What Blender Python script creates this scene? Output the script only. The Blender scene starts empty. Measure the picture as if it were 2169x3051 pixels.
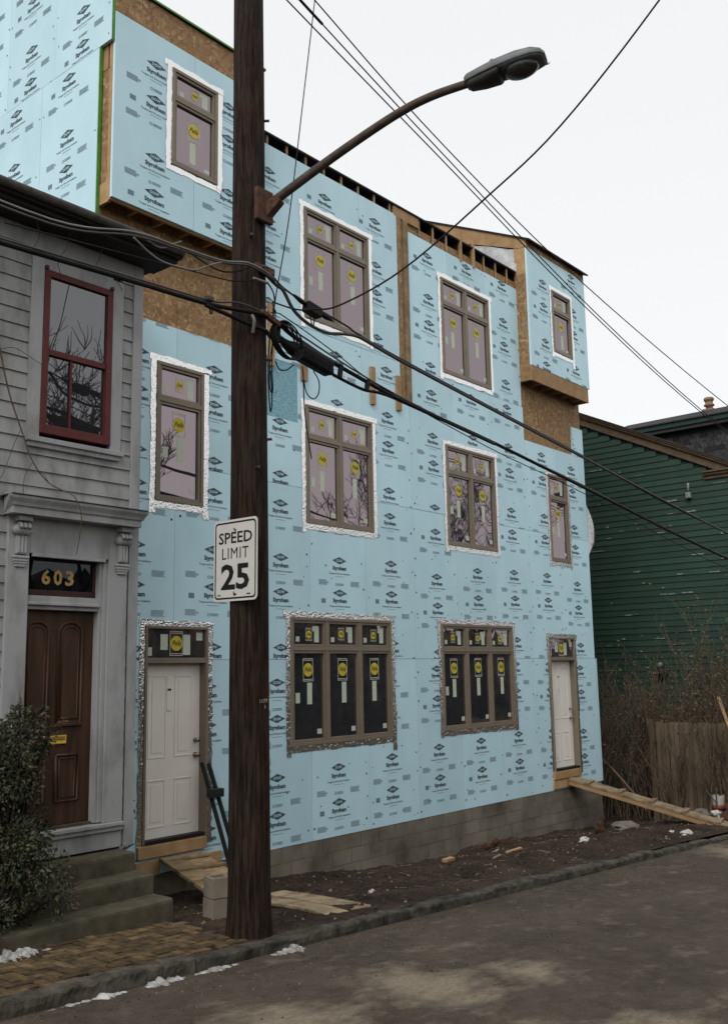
import bpy, bmesh, math, random
from math import radians, sin, cos, pi, sqrt
from mathutils import Matrix, Vector, noise

rnd = random.Random(7)
scene = bpy.context.scene
COL = scene.collection

# ------------------------------------------------------------------ camera
cam_d = bpy.data.cameras.new('camera')
cam = bpy.data.objects.new('camera', cam_d)
COL.objects.link(cam)
YAW, PITCH, ROLL = radians(49.905), radians(9.292), radians(-1.068)
fw = Vector((sin(YAW) * cos(PITCH), cos(YAW) * cos(PITCH), sin(PITCH)))
rt = Vector((cos(YAW), -sin(YAW), 0)); up = rt.cross(fw)
rt2 = cos(ROLL) * rt + sin(ROLL) * up
up2 = -sin(ROLL) * rt + cos(ROLL) * up
mw = Matrix((rt2, up2, -fw)).transposed().to_4x4()
mw.translation = Vector((0, -9.52, 0))
cam.matrix_world = mw
cam_d.sensor_fit = 'VERTICAL'; cam_d.sensor_height = 36.0
cam_d.lens = 36.0 * 2900.2 / 3051.0
cam_d.clip_start = 0.05; cam_d.clip_end = 2000
scene.camera = cam

# ------------------------------------------------------------------ sky, sun, exposure
SUN_EL, SUN_AZ = radians(46), radians(252)      # azimuth clockwise from +y: from the left, behind the camera
world = bpy.data.worlds.new('World'); scene.world = world; world.use_nodes = True
wn, wl = world.node_tree.nodes, world.node_tree.links
bg = wn['Background']
sky = wn.new('ShaderNodeTexSky'); sky.sky_type = 'NISHITA'; sky.sun_disc = False
sky.sun_elevation = SUN_EL; sky.sun_rotation = SUN_AZ
sky.air_density = 1.0; sky.dust_density = 4.0; sky.ozone_density = 1.0
hs = wn.new('ShaderNodeHueSaturation'); hs.inputs['Saturation'].default_value = 0.10
wl.new(sky.outputs[0], hs.inputs['Color'])
cl = wn.new('ShaderNodeMix'); cl.data_type = 'RGBA'          # an even overcast layer over the clear sky
cl.inputs[0].default_value = 0.72
cl.inputs[7].default_value = (10.5, 10.65, 10.75, 1)
wl.new(hs.outputs[0], cl.inputs[6]); wl.new(cl.outputs[2], bg.inputs[0])
bg.inputs[1].default_value = 0.10
sd = bpy.data.lights.new('sun', 'SUN'); sd.energy = 1.5; sd.angle = radians(35); sd.color = (1, .97, .93)
sun = bpy.data.objects.new('sun', sd); COL.objects.link(sun)
sdir = Vector((sin(SUN_AZ) * cos(SUN_EL), cos(SUN_AZ) * cos(SUN_EL), sin(SUN_EL)))
sun.rotation_euler = sdir.to_track_quat('Z', 'Y').to_euler()
scene.view_settings.view_transform = 'Standard'; scene.view_settings.look = 'None'
scene.view_settings.exposure = 0.12; scene.view_settings.gamma = 1.0
scene.view_settings.use_curve_mapping = False

# ------------------------------------------------------------------ materials
def new_mat(name):
    m = bpy.data.materials.new(name); m.use_nodes = True
    nt = m.node_tree
    return m, nt.nodes, nt.links, nt.nodes['Principled BSDF']

def coords(n, l, stretch=(1, 1, 1), rot=(0, 0, 0)):
    g = n.new('ShaderNodeNewGeometry'); mp = n.new('ShaderNodeMapping')
    mp.inputs['Scale'].default_value = stretch; mp.inputs['Rotation'].default_value = rot
    l.new(g.outputs['Position'], mp.inputs['Vector'])
    return mp.outputs[0]

def tex_noise(n, l, vec, scale, detail=4, rough=.6, dist=0):
    t = n.new('ShaderNodeTexNoise'); t.inputs['Scale'].default_value = scale
    t.inputs['Detail'].default_value = detail; t.inputs['Roughness'].default_value = rough
    t.inputs['Distortion'].default_value = dist
    l.new(vec, t.inputs['Vector']); return t.outputs['Fac']

def ramp(n, l, fac, stops):
    r = n.new('ShaderNodeValToRGB'); e = r.color_ramp.elements
    while len(e) < len(stops): e.new(.5)
    for k, (p, c) in enumerate(stops):
        e[k].position = p; e[k].color = (c[0], c[1], c[2], 1) if not isinstance(c, (int, float)) else (c, c, c, 1)
    l.new(fac, r.inputs[0]); return r.outputs[0]

def mixc(n, l, fac, a, b, mode='MIX'):
    m = n.new('ShaderNodeMix'); m.data_type = 'RGBA'; m.blend_type = mode
    for sock, v in ((0, fac), (6, a), (7, b)):
        if isinstance(v, (int, float)): m.inputs[sock].default_value = v
        elif isinstance(v, tuple): m.inputs[sock].default_value = (v[0], v[1], v[2], 1)
        else: l.new(v, m.inputs[sock])
    return m.outputs[2]

def bump(n, l, b, h, strength=.3, dist=.01):
    bn = n.new('ShaderNodeBump'); bn.inputs['Strength'].default_value = strength
    bn.inputs['Distance'].default_value = dist
    l.new(h, bn.inputs['Height']); l.new(bn.outputs[0], b.inputs['Normal'])

def mat(name, col, rough=.8, metal=0, col2=None, scale=6, stretch=(1, 1, 1), bmp=.15, bscale=60, bdist=.004, rand=0, spec=.3, lo=.35, hi=.65):
    m, n, l, b = new_mat(name)
    v = coords(n, l, stretch)
    f = tex_noise(n, l, v, scale, 5)
    c2 = col2 or tuple(c * .72 for c in col)
    c = ramp(n, l, f, [(lo, c2), (hi, col)])
    if rand:
        oi = n.new('ShaderNodeObjectInfo')
        r = ramp(n, l, oi.outputs['Random'], [(0, 1 - rand), (1, 1 + rand * .6)])
        c = mixc(n, l, 1.0, c, r, 'MULTIPLY')
    l.new(c, b.inputs['Base Color'])
    b.inputs['Roughness'].default_value = rough; b.inputs['Metallic'].default_value = metal
    b.inputs['Specular IOR Level'].default_value = spec
    if bmp:
        bump(n, l, b, tex_noise(n, l, v, bscale, 3), bmp, bdist)
    return m

M = {}
M['foam'] = mat('foam_blue', (.55, .775, .86), .55, col2=(.49, .715, .80), scale=1.7, stretch=(1, 1, .6), bmp=.08, bscale=18, spec=.35, rand=.09, lo=.3, hi=.6)
M['ink'] = mat('printing_ink', (.034, .06, .078), .7, col2=(.085, .125, .15), scale=9, bmp=0)
M['ink_pale'] = mat('printing_ink_pale', (.12, .185, .225), .7, col2=(.18, .27, .32), scale=60, bmp=0)
M['fastener'] = mat('fastener_cap', (.03, .05, .07), .6, bmp=0)
M['osb'] = None
M['lumber'] = mat('lumber', (.44, .28, .14), .75, col2=(.33, .20, .095), scale=5, stretch=(1, 1, 1), bmp=.2, bscale=40, rand=.25)
M['lumber_old'] = mat('weathered_lumber', (.30, .215, .12), .8, col2=(.17, .115, .065), scale=7, bmp=.4, bscale=50, rand=.3)
M['frame'] = mat('taupe_window_frame', (.205, .168, .12), .45, col2=(.18, .148, .106), bmp=.03, spec=.4)
M['tape_pale'] = mat('pale_sticker_paper', (.52, .58, .46), .7, bmp=0, col2=(.47, .53, .42))
M['yellow'] = mat('yellow_sticker', (.58, .47, .04), .6, col2=(.52, .41, .03), bmp=0)
M['black'] = mat('black_print', (.012, .012, .012), .6, bmp=0)
M['white_line'] = mat('white_sticker_line', (.55, .55, .45), .6, bmp=0)
M['door_white'] = mat('primed_white_door', (.84, .80, .735), .5, col2=(.78, .735, .67), scale=2, bmp=.03)
M['steel'] = mat('brushed_steel', (.35, .33, .30), .3, 1.0, bmp=.05)
M['brass'] = mat('polished_brass', (.95, .70, .16), .38, .75, col2=(.8, .55, .10), scale=12, bmp=.05)
M['cmu'] = mat('concrete_block', (.215, .188, .145), .95, col2=(.07, .06, .044), scale=1.6, bmp=.8, bscale=120, bdist=.006, rand=.12, lo=.25, hi=.6)
M['mortar'] = mat('mortar', (.30, .27, .225), .95, col2=(.2, .18, .15), bmp=.5, bscale=90)
M['core'] = mat('shade_toned_core', (.05, .033, .02), .9)  # colour darkened to stand for shade inside the open joist bays
M['roof_edge'] = mat('black_roofing_felt', (.022, .022, .022), .85, bmp=.4)
M['green_edge'] = mat('green_edge_tape', (.10, .30, .05), .6, bmp=0)
M['wrap'] = mat('white_house_wrap', (.56, .56, .57), .6, col2=(.42, .42, .44), scale=9, bmp=.5, bscale=14, bdist=.03)
M['grey_paint'] = mat('grey_house_paint', (.315, .315, .312), .65, col2=(.15, .148, .14), scale=4.5, stretch=(1, 1, .35), bmp=.35, bscale=30, lo=.27, hi=.56)
M['grey_trim'] = mat('grey_trim_paint', (.335, .338, .34), .6, col2=(.19, .19, .186), scale=4, stretch=(1, 1, .4), bmp=.3, bscale=40, lo=.24, hi=.52)
M['red_paint'] = mat('oxblood_sash_paint', (.115, .024, .021), .55, col2=(.08, .017, .016), scale=5, bmp=.2)
M['sash_dark'] = mat('dull_maroon_paint', (.045, .02, .018), .6, bmp=.2)
M['oak'] = mat('stained_door_wood', (.075, .036, .018), .5, col2=(.030, .015, .008), scale=9, stretch=(1, 1, .12), bmp=.3, bscale=30)
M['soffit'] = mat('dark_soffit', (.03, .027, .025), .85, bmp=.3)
M['gutter'] = mat('aged_gutter', (.10, .085, .075), .7, col2=(.05, .043, .038), scale=12)
M['concrete'] = mat('mossy_concrete', (.095, .083, .054), .95, col2=(.032, .03, .017), scale=5, bmp=.6, bscale=70, lo=.25, hi=.62)
M['gold'] = mat('gold_leaf', (.52, .34, .12), .45, .35, bmp=.1)
M['curtain'] = mat('grey_curtain', (.05, .05, .055), .9)
M['rust'] = mat('rusted_galvanised_pipe', (.095, .068, .054), .7, .25, col2=(.042, .031, .026), scale=9, bmp=.3, bscale=40)
M['rust_red'] = mat('rusty_iron', (.105, .05, .03), .85, .1, col2=(.045, .022, .016), scale=14, bmp=.4)
M['lamp_grey'] = mat('painted_aluminium', (.155, .16, .165), .5, .2, col2=(.115, .12, .122), scale=9, bmp=.06)
M['lamp_dark'] = mat('lamp_underside', (.045, .043, .04), .6, .2, bmp=.1)
M['sign_face'] = mat('sign_sheeting', (.60, .585, .55), .45, col2=(.55, .535, .50), scale=5, bmp=.02)
M['aluminium'] = mat('raw_aluminium', (.45, .45, .45), .4, .8, bmp=0)
M['cable'] = mat('black_cable', (.011, .010, .010), .65, bmp=0, spec=.15)
M['cable_grey'] = mat('grey_cable', (.055, .052, .048), .6, bmp=0)
M['cable_pale'] = mat('pale_wire', (.17, .16, .145), .6, bmp=0)
M['plastic'] = mat('black_plastic', (.009, .009, .009), .6, bmp=.1, spec=.15)
M['kerb'] = mat('kerb_stone', (.088, .078, .06), .9, col2=(.020, .018, .014), scale=6, bmp=.7, bscale=50, rand=.15)
M['brick'] = mat('paving_brick', (.155, .10, .046), .9, col2=(.042, .03, .016), scale=11, bmp=.6, bscale=70, rand=.55, lo=.3, hi=.7)
M['sand'] = mat('joint_sand', (.022, .018, .013), .95, bmp=.5)
M['snow'] = mat('old_snow', (.47, .47, .465), .85, col2=(.16, .15, .135), scale=10, bmp=.6, bscale=40)
M['plank'] = mat('plank_wood', (.36, .27, .165), .8, col2=(.16, .12, .075), scale=6, stretch=(1, 1, 1), bmp=.35, bscale=45, rand=.2)
M['dk_steel'] = mat('dark_green_steel', (.02, .028, .024), .55, .4, bmp=.1)
M['green_wood'] = None
M['brown_trim'] = mat('brown_trim_paint', (.125, .085, .048), .7, col2=(.07, .05, .03), scale=8, bmp=.3)
M['shingle'] = mat('dark_shingle', (.058, .058, .062), .9, col2=(.026, .026, .029), scale=14, bmp=.5, bscale=40, rand=.55)
M['green_trim'] = mat('dark_green_fascia', (.018, .045, .035), .7)
M['fence'] = mat('weathered_fence_board', (.155, .115, .075), .9, col2=(.085, .062, .04), scale=9, stretch=(1, 1, .15), bmp=.5, bscale=30, rand=.25)
M['bark'] = mat('twig_bark', (.15, .11, .075), .9, col2=(.06, .042, .028), scale=20)
M['bark_dark'] = mat('dark_bark', (.035, .028, .022), .9)
M['leaf_dry'] = mat('dry_leaf', (.135, .098, .05), .8, col2=(.07, .06, .028), scale=3, bmp=0)
M['leaf'] = mat('evergreen_leaf', (.050, .064, .028), .5, col2=(.017, .025, .011), scale=5, bmp=0, spec=.4)
M['backdrop_dark'] = mat('backdrop_tone', (.16, .13, .085), .9, col2=(.02, .028, .02), scale=1.6, bmp=.8, bscale=6, bdist=.1, lo=.4, hi=.66)  # for the unseen mass added across the street
M['terracotta'] = mat('clay_chimney_pot', (.28, .19, .11), .85, bmp=.3)
M['bucket'] = mat('bucket_plastic', (.33, .32, .30), .5, bmp=.05)
M['orange'] = mat('red_orange_plastic', (.22, .05, .03), .5, bmp=0)
M['rubble'] = mat('rubble_stone', (.19, .165, .135), .95, col2=(.10, .085, .07), scale=9, bmp=.6)
M['red_earth'] = mat('red_earth', (.09, .037, .02), .95, col2=(.05, .022, .014), bmp=.6, bscale=30)
M['litter'] = mat('white_litter', (.52, .51, .48), .7, bmp=.3)
M['litter_dull'] = mat('bare_primer', (.25, .285, .26), .8, col2=(.13, .16, .14), scale=20, bmp=.2)

def make_osb():
    m, n, l, b = new_mat('oriented_strand_board')
    out = None
    for k, (st, sc) in enumerate((((3, 3, 1), 7.5), ((1, 1, 3.2), 7), ((2, 2, 1.6), 10))):
        v = coords(n, l, st, (0, [.5, -.35, .9][k], 0))
        nz = n.new('ShaderNodeTexNoise'); nz.inputs['Scale'].default_value = 4
        l.new(v, nz.inputs['Vector'])
        vv = n.new('ShaderNodeVectorMath'); vv.operation = 'MULTIPLY_ADD'
        vv.inputs[1].default_value = (.10, .10, .10)
        l.new(nz.outputs['Color'], vv.inputs[0]); l.new(v, vv.inputs[2])
        t = n.new('ShaderNodeTexVoronoi'); t.inputs['Scale'].default_value = sc
        l.new(vv.outputs[0], t.inputs['Vector'])
        c = ramp(n, l, t.outputs['Color'], [(.0, (.15, .078, .03)), (.35, (.24, .135, .055)), (.72, (.31, .19, .085)), (.95, (.47, .33, .175))])
        out = c if out is None else mixc(n, l, ramp(n, l, tex_noise(n, l, v, 7 + k, 2), [(.45, 0.0), (.55, 1.0)]), out, c)
    l.new(out, b.inputs['Base Color']); b.inputs['Roughness'].default_value = .8
    bump(n, l, b, out, .25, .004)
    return m
M['osb'] = make_osb()

def make_foil():
    m, n, l, b = new_mat('crinkled_foil_tape')
    v = coords(n, l)
    vo = n.new('ShaderNodeTexVoronoi'); vo.inputs['Scale'].default_value = 46
    l.new(v, vo.inputs['Vector'])
    b.inputs['Base Color'].default_value = (.82, .81, .79, 1)
    b.inputs['Metallic'].default_value = .95; b.inputs['Roughness'].default_value = .10
    nz = tex_noise(n, l, v, 28, 4)
    mx = n.new('ShaderNodeMath'); mx.operation = 'ADD'
    l.new(vo.outputs['Distance'], mx.inputs[0]); l.new(nz, mx.inputs[1])
    bump(n, l, b, mx.outputs[0], .30, .010)
    return m
M['foil'] = make_foil()

def make_glass(name, tint, dark=(.012, .012, .014)):
    # coated double glazing: a tinted mirror layer over a dark room
    m, n, l, b = new_mat(name)
    out = n['Material Output'] if 'Material Output' in n else None
    g = n.new('ShaderNodeBsdfGlossy'); g.inputs['Color'].default_value = (*tint, 1); g.inputs['Roughness'].default_value = .012
    d = n.new('ShaderNodeBsdfDiffuse'); d.inputs['Color'].default_value = (*dark, 1)
    a = n.new('ShaderNodeAddShader'); l.new(g.outputs[0], a.inputs[0]); l.new(d.outputs[0], a.inputs[1])
    v = coords(n, l)
    bn = n.new('ShaderNodeBump'); bn.inputs['Strength'].default_value = .06; bn.inputs['Distance'].default_value = .02
    l.new(tex_noise(n, l, v, 2.2, 1), bn.inputs['Height']); l.new(bn.outputs[0], g.inputs['Normal'])
    l.new(a.outputs[0], out.inputs['Surface']); n.remove(b)
    return m
M['glass'] = make_glass('coated_window_glass', (.26, .212, .222), (.019, .022, .026))
M['glass_old'] = make_glass('old_window_glass', (.14, .14, .145), (.02, .02, .022))
M['glass_dark'] = make_glass('transom_glass', (.035, .037, .04), (.004, .005, .006))

def make_scuffed():
    m, n, l, b = new_mat('scuffed_foam')
    v = coords(n, l, (1, 1, 2.5))
    f = tex_noise(n, l, v, 14, 6, .75)
    c = ramp(n, l, f, [(.3, (.13, .29, .36)), (.5, (.24, .46, .55)), (.7, (.38, .61, .70))])
    l.new(c, b.inputs['Base Color']); b.inputs['Roughness'].default_value = .8
    bump(n, l, b, f, .8, .03); return m
M['scuffed'] = make_scuffed()

def make_pole():
    m, n, l, b = new_mat('creosoted_pole_wood')
    v = coords(n, l, (1, 1, .07)); v2 = coords(n, l, (1, 1, .5))
    f = tex_noise(n, l, v, 34, 8, .78)
    c = ramp(n, l, f, [(.36, (.002, .0016, .0014)), (.48, (.022, .0155, .012)), (.62, (.052, .038, .030)), (.78, (.092, .074, .06))])
    r = ramp(n, l, tex_noise(n, l, v2, 3.5, 4), [(.38, (.8, .78, .76)), (.55, (1, .86, .78)), (.72, (.95, .52, .36))])
    c = mixc(n, l, 1.0, c, r, 'MULTIPLY')
    l.new(c, b.inputs['Base Color']); b.inputs['Roughness'].default_value = .85
    b.inputs['Specular IOR Level'].default_value = .15
    bump(n, l, b, f, 1.0, .02); return m
M['pole'] = make_pole()

def make_green():
    m, n, l, b = new_mat('peeling_green_paint')
    v = coords(n, l)
    base = ramp(n, l, tex_noise(n, l, v, 1.5, 4), [(.3, (.0045, .030, .0175)), (.7, (.0075, .044, .026))])
    vs = coords(n, l, (1, .42, 3.2))
    f = tex_noise(n, l, vs, 2.6, 7, .62)
    c = mixc(n, l, ramp(n, l, f, [(.705, 0.0), (.72, 1.0)]), base, (.32, .36, .33))
    oi = n.new('ShaderNodeObjectInfo')
    c = mixc(n, l, 1.0, c, ramp(n, l, oi.outputs['Random'], [(0, .8), (1, 1.15)]), 'MULTIPLY')
    l.new(c, b.inputs['Base Color']); b.inputs['Roughness'].default_value = .65
    bump(n, l, b, tex_noise(n, l, vs, 12, 4), .3, .01); return m
M['green_wood'] = make_green()

def make_asphalt():
    m, n, l, b = new_mat('worn_asphalt')
    v = coords(n, l)
    base = ramp(n, l, tex_noise(n, l, v, .9, 5), [(.3, (.047, .038, .029)), (.7, (.077, .063, .048))])
    fine = tex_noise(n, l, v, 75, 4, .85)
    base = mixc(n, l, 1.0, base, ramp(n, l, fine, [(.32, .5), (.68, 1.5)]), 'MULTIPLY')
    base = mixc(n, l, 1.0, base, ramp(n, l, tex_noise(n, l, v, 7, 6, .7), [(.3, .72), (.7, 1.25)]), 'MULTIPLY')
    # dusty grit that dried in drifts on the road
    mask = None
    for (x, y, r) in ((4.9, -4.75, .75), (6.25, -4.8, .85), (7.1, -5.15, .5), (6.2, -6.6, .7), (15.5, -4.1, 1.2), (8.5, -7.6, 1.1)):
        g = n.new('ShaderNodeNewGeometry'); d = n.new('ShaderNodeVectorMath'); d.operation = 'DISTANCE'
        s = n.new('ShaderNodeVectorMath'); s.operation = 'MULTIPLY'; s.inputs[1].default_value = (1, 1, 0)
        l.new(g.outputs['Position'], s.inputs[0]); l.new(s.outputs[0], d.inputs[0]); d.inputs[1].default_value = (x, y, 0)
        mr = n.new('ShaderNodeMapRange'); mr.inputs[1].default_value = r; mr.inputs[2].default_value = 0
        l.new(d.outputs['Value'], mr.inputs[0])
        if mask is None: mask = mr.outputs[0]
        else:
            mm = n.new('ShaderNodeMath'); mm.operation = 'MAXIMUM'
            l.new(mask, mm.inputs[0]); l.new(mr.outputs[0], mm.inputs[1]); mask = mm.outputs[0]
    nz = tex_noise(n, l, coords(n, l, (1, 1.6, 1)), 2.4, 8, .66)
    ad = n.new('ShaderNodeMath'); ad.operation = 'MULTIPLY_ADD'; ad.inputs[1].default_value = .42
    l.new(mask, ad.inputs[0]); l.new(nz, ad.inputs[2])
    dust = ramp(n, l, ad.outputs[0], [(.55, 0.0), (.86, .85)])
    c = mixc(n, l, mixc(n, l, 1.0, dust, ramp(n, l, tex_noise(n, l, v, 26, 4, .8), [(.3, .55), (.6, 1.2)]), 'MULTIPLY'), base, (.225, .185, .135))
    l.new(c, b.inputs['Base Color']); b.inputs['Roughness'].default_value = .9
    b.inputs['Specular IOR Level'].default_value = .15
    bump(n, l, b, fine, .45, .006); return m
M['asphalt'] = make_asphalt()

def make_dirt():
    m, n, l, b = new_mat('bare_wet_soil')
    v = coords(n, l)
    f = tex_noise(n, l, v, 1.6, 6, .65)
    c = ramp(n, l, f, [(.28, (.014, .010, .0078)), (.48, (.034, .0225, .0155)), (.64, (.055, .036, .024)), (.8, (.088, .068, .05))])
    f2 = tex_noise(n, l, v, 22, 5, .7)
    c = mixc(n, l, 1.0, c, ramp(n, l, f2, [(.32, .35), (.68, 1.6)]), 'MULTIPLY')
    l.new(c, b.inputs['Base Color']); b.inputs['Roughness'].default_value = .9
    b.inputs['Specular IOR Level'].default_value = .2
    bump(n, l, b, f2, .9, .03); return m
M['dirt'] = make_dirt()

# ------------------------------------------------------------------ mesh helpers
WM = {}
def link(name, mesh, parent=None, world=None):
    o = bpy.data.objects.new(name, mesh); COL.objects.link(o)
    w = world if world is not None else Matrix.Identity(4)
    WM[o.name] = w
    if parent is not None:
        o.parent = parent
        o.matrix_parent_inverse = WM[parent.name].inverted()
    o.matrix_basis = w
    return o

def thing(name, label, cat, loc, group=None):
    o = link(name, None, None, Matrix.Translation(loc))
    o.empty_display_size = .1
    return tag(o, label, cat, group)

def tag(o, label=None, cat=None, group=None, kind=None):
    if label: o['label'] = label
    if cat: o['category'] = cat
    if group: o['group'] = group
    if kind: o['kind'] = kind
    return o

class MB:
    def __init__(s): s.v = []; s.f = []; s.m = []
    def add(s, vs, fs, m=0):
        k = len(s.v); s.v += [tuple(p) for p in vs]
        s.f += [tuple(i + k for i in f) for f in fs]; s.m += [m] * len(fs); return s
    def box(s, x0, x1, y0, y1, z0, z1, m=0):
        return s.add([(x0, y0, z0), (x1, y0, z0), (x1, y1, z0), (x0, y1, z0), (x0, y0, z1), (x1, y0, z1), (x1, y1, z1), (x0, y1, z1)],
                     [(0, 3, 2, 1), (4, 5, 6, 7), (0, 1, 5, 4), (1, 2, 6, 5), (2, 3, 7, 6), (3, 0, 4, 7)], m)
    def bar(s, a, b, w, h, upv=(0, 0, 1), m=0):
        a, b = Vector(a), Vector(b); d = (b - a).normalized(); sd = d.cross(Vector(upv)).normalized(); u = sd.cross(d)
        vs = [p + sd * (w / 2 * i) + u * (h / 2 * j) for p in (a, b) for i, j in ((-1, -1), (1, -1), (1, 1), (-1, 1))]
        return s.add(vs, [(0, 3, 2, 1), (4, 5, 6, 7), (0, 1, 5, 4), (1, 2, 6, 5), (2, 3, 7, 6), (3, 0, 4, 7)], m)
    def tube(s, pts, r, n=6, m=0, cap=True):
        pts = [Vector(p) for p in pts]; rs = r if isinstance(r, (list, tuple)) else [r] * len(pts)
        ring = []; prev = None
        for i, p in enumerate(pts):
            d = (pts[min(i + 1, len(pts) - 1)] - pts[max(i - 1, 0)])
            d = d.normalized() if d.length > 1e-9 else Vector((0, 0, 1))
            if prev is None:
                ref = Vector((0, 0, 1)) if abs(d.z) < .9 else Vector((1, 0, 0)); sd = d.cross(ref).normalized()
            else:
                sd = (prev - d * prev.dot(d)).normalized()
            prev = sd; u = d.cross(sd)
            ring += [p + (sd * cos(2 * pi * k / n) + u * sin(2 * pi * k / n)) * rs[i] for k in range(n)]
        fs = []
        for i in range(len(pts) - 1):
            for k in range(n):
                a, b = i * n + k, i * n + (k + 1) % n
                fs.append((a, b, b + n, a + n))
        if cap:
            fs.append(tuple(range(n))[::-1]); fs.append(tuple(range((len(pts) - 1) * n, len(pts) * n)))
        return s.add(ring, fs, m)
    def disc(s, c, r, axis='y', n=12, m=0, rz=None):
        rz = rz or r
        vs = []
        for k in range(n):
            a = 2 * pi * k / n
            if axis == 'y': vs.append((c[0] + r * cos(a), c[1], c[2] + rz * sin(a)))
            elif axis == 'z': vs.append((c[0] + r * cos(a), c[1] + rz * sin(a), c[2]))
            else: vs.append((c[0], c[1] - r * cos(a), c[2] + rz * sin(a)))
        return s.add(vs, [tuple(range(n))], m)
    def lathe(s, c, prof, n=14, m=0, axis='z'):
        vs = []
        for (r, h) in prof:
            for k in range(n):
                a = 2 * pi * k / n
                if axis == 'z': vs.append((c[0] + r * cos(a), c[1] + r * sin(a), c[2] + h))
                else: vs.append((c[0] + r * cos(a), c[1] - h, c[2] + r * sin(a)))
        fs = []
        for i in range(len(prof) - 1):
            for k in range(n):
                a, b = i * n + k, i * n + (k + 1) % n
                fs.append((a, b, b + n, a + n))
        fs.append(tuple(range(n))[::-1]); fs.append(tuple(range((len(prof) - 1) * n, len(prof) * n)))
        return s.add(vs, fs, m)
    def mesh(s, name, mats, smooth=False):
        me = bpy.data.meshes.new(name); me.from_pydata(s.v, [], s.f)
        for mm in (mats if isinstance(mats, (list, tuple)) else [mats]): me.materials.append(M[mm])
        me.polygons.foreach_set('material_index', s.m)
        if smooth: me.polygons.foreach_set('use_smooth', [True] * len(s.f))
        me.update(); return me
    def build(s, name, mats, parent=None, smooth=False, bevel=0, world=None, fix=True):
        me = s.mesh(name, mats, smooth)
        if fix:
            bm = bmesh.new(); bm.from_mesh(me); bmesh.ops.recalc_face_normals(bm, faces=bm.faces); bm.to_mesh(me); bm.free()
        o = link(name, me, parent, world)
        if bevel:
            b = o.modifiers.new('bevel', 'BEVEL'); b.width = bevel; b.segments = 2; b.limit_method = 'ANGLE'
        return o

def smooth_path(pts, sub=6):
    P = [Vector(p) for p in pts]; out = []
    for i in range(len(P) - 1):
        p0, p1, p2, p3 = P[max(i - 1, 0)], P[i], P[i + 1], P[min(i + 2, len(P) - 1)]
        for k in range(sub):
            t = k / sub
            out.append(.5 * ((2 * p1) + (-p0 + p2) * t + (2 * p0 - 5 * p1 + 4 * p2 - p3) * t * t + (-p0 + 3 * p1 - 3 * p2 + p3) * t ** 3))
    out.append(P[-1]); return out

def blob(c, r, seed=0, sub=2, flat=1.0, rough=.35, freq=1.6):
    bm = bmesh.new(); bmesh.ops.create_icosphere(bm, subdivisions=sub, radius=1)
    off = Vector((seed * 3.7, seed * 1.3, seed * 2.1))
    for v in bm.verts:
        k = 1 + rough * noise.noise(v.co * freq + off) * 1.6
        v.co = Vector((v.co.x * r[0] * k, v.co.y * r[1] * k, v.co.z * r[2] * k * flat)) + Vector(c)
    vs = [tuple(v.co) for v in bm.verts]; fs = [tuple(v.index for v in f.verts) for f in bm.faces]
    bm.free(); return vs, fs

_tc = {}
def text_tris(txt, bold=0.0, shear=0.0, spacing=1.0):
    """flat lettering as 2-D triangles, cap height about .7"""
    key = (txt, bold, shear, spacing)
    if key in _tc: return _tc[key]
    cu = bpy.data.curves.new('lettering', 'FONT'); cu.body = txt; cu.size = 1; cu.resolution_u = 2
    cu.align_x = 'LEFT'; cu.offset = bold; cu.shear = shear; cu.space_character = spacing; cu.fill_mode = 'FRONT'
    o = bpy.data.objects.new('lettering', cu); COL.objects.link(o)
    bpy.context.view_layer.update()
    me = o.evaluated_get(bpy.context.evaluated_depsgraph_get()).to_mesh()
    me.calc_loop_triangles()
    tr = [[(me.vertices[i].co.x, me.vertices[i].co.y) for i in t.vertices] for t in me.loop_triangles]
    bpy.data.objects.remove(o); bpy.data.curves.remove(cu)
    _tc[key] = tr; return tr

def fit_text(txt, x0, x1, z0, z1, **kw):
    tr = text_tris(txt, **kw)
    xs = [p[0] for t in tr for p in t]; zs = [p[1] for t in tr for p in t]
    ax, bx, az, bz = min(xs), max(xs), min(zs), max(zs)
    return [[(x0 + (p[0] - ax) / (bx - ax) * (x1 - x0), z0 + (p[1] - az) / (bz - az) * (z1 - z0)) for p in t] for t in tr]

def rect(x0, x1, z0, z1): return [[(x0, z0), (x1, z0), (x1, z1)], [(x0, z0), (x1, z1), (x0, z1)]]

def clip_half(poly, ax, val, keep_less):
    out = []
    for i in range(len(poly)):
        a, b = poly[i], poly[(i + 1) % len(poly)]
        ia = (a[ax] <= val) == keep_less; ib = (b[ax] <= val) == keep_less
        if ia: out.append(a)
        if ia != ib:
            t = (val - a[ax]) / (b[ax] - a[ax]); out.append((a[0] + (b[0] - a[0]) * t, a[1] + (b[1] - a[1]) * t))
    return out

def minus_rect(polys, r):
    x0, x1, z0, z1 = r; out = []
    for p in polys:
        xs = [q[0] for q in p]; zs = [q[1] for q in p]
        if max(xs) <= x0 or min(xs) >= x1 or max(zs) <= z0 or min(zs) >= z1: out.append(p); continue
        rest = p
        for ax, val, less in ((0, x0, True), (0, x1, False), (1, z0, True), (1, z1, False)):
            o = clip_half(rest, ax, val, less)
            if len(o) > 2: out.append(o)
            rest = clip_half(rest, ax, val, not less)
            if len(rest) < 3: break
    return out

def inside_rect(polys, r):
    out = []
    for p in polys:
        for ax, val, less in ((0, r[0], False), (0, r[1], True), (1, r[2], False), (1, r[3], True)):
            p = clip_half(p, ax, val, less)
            if len(p) < 3: break
        if len(p) > 2: out.append(p)
    return out

def flat_add(mb, polys, y, m=0):
    for p in polys: mb.add([(q[0], y, q[1]) for q in p], [tuple(range(len(p)))], m)

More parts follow.
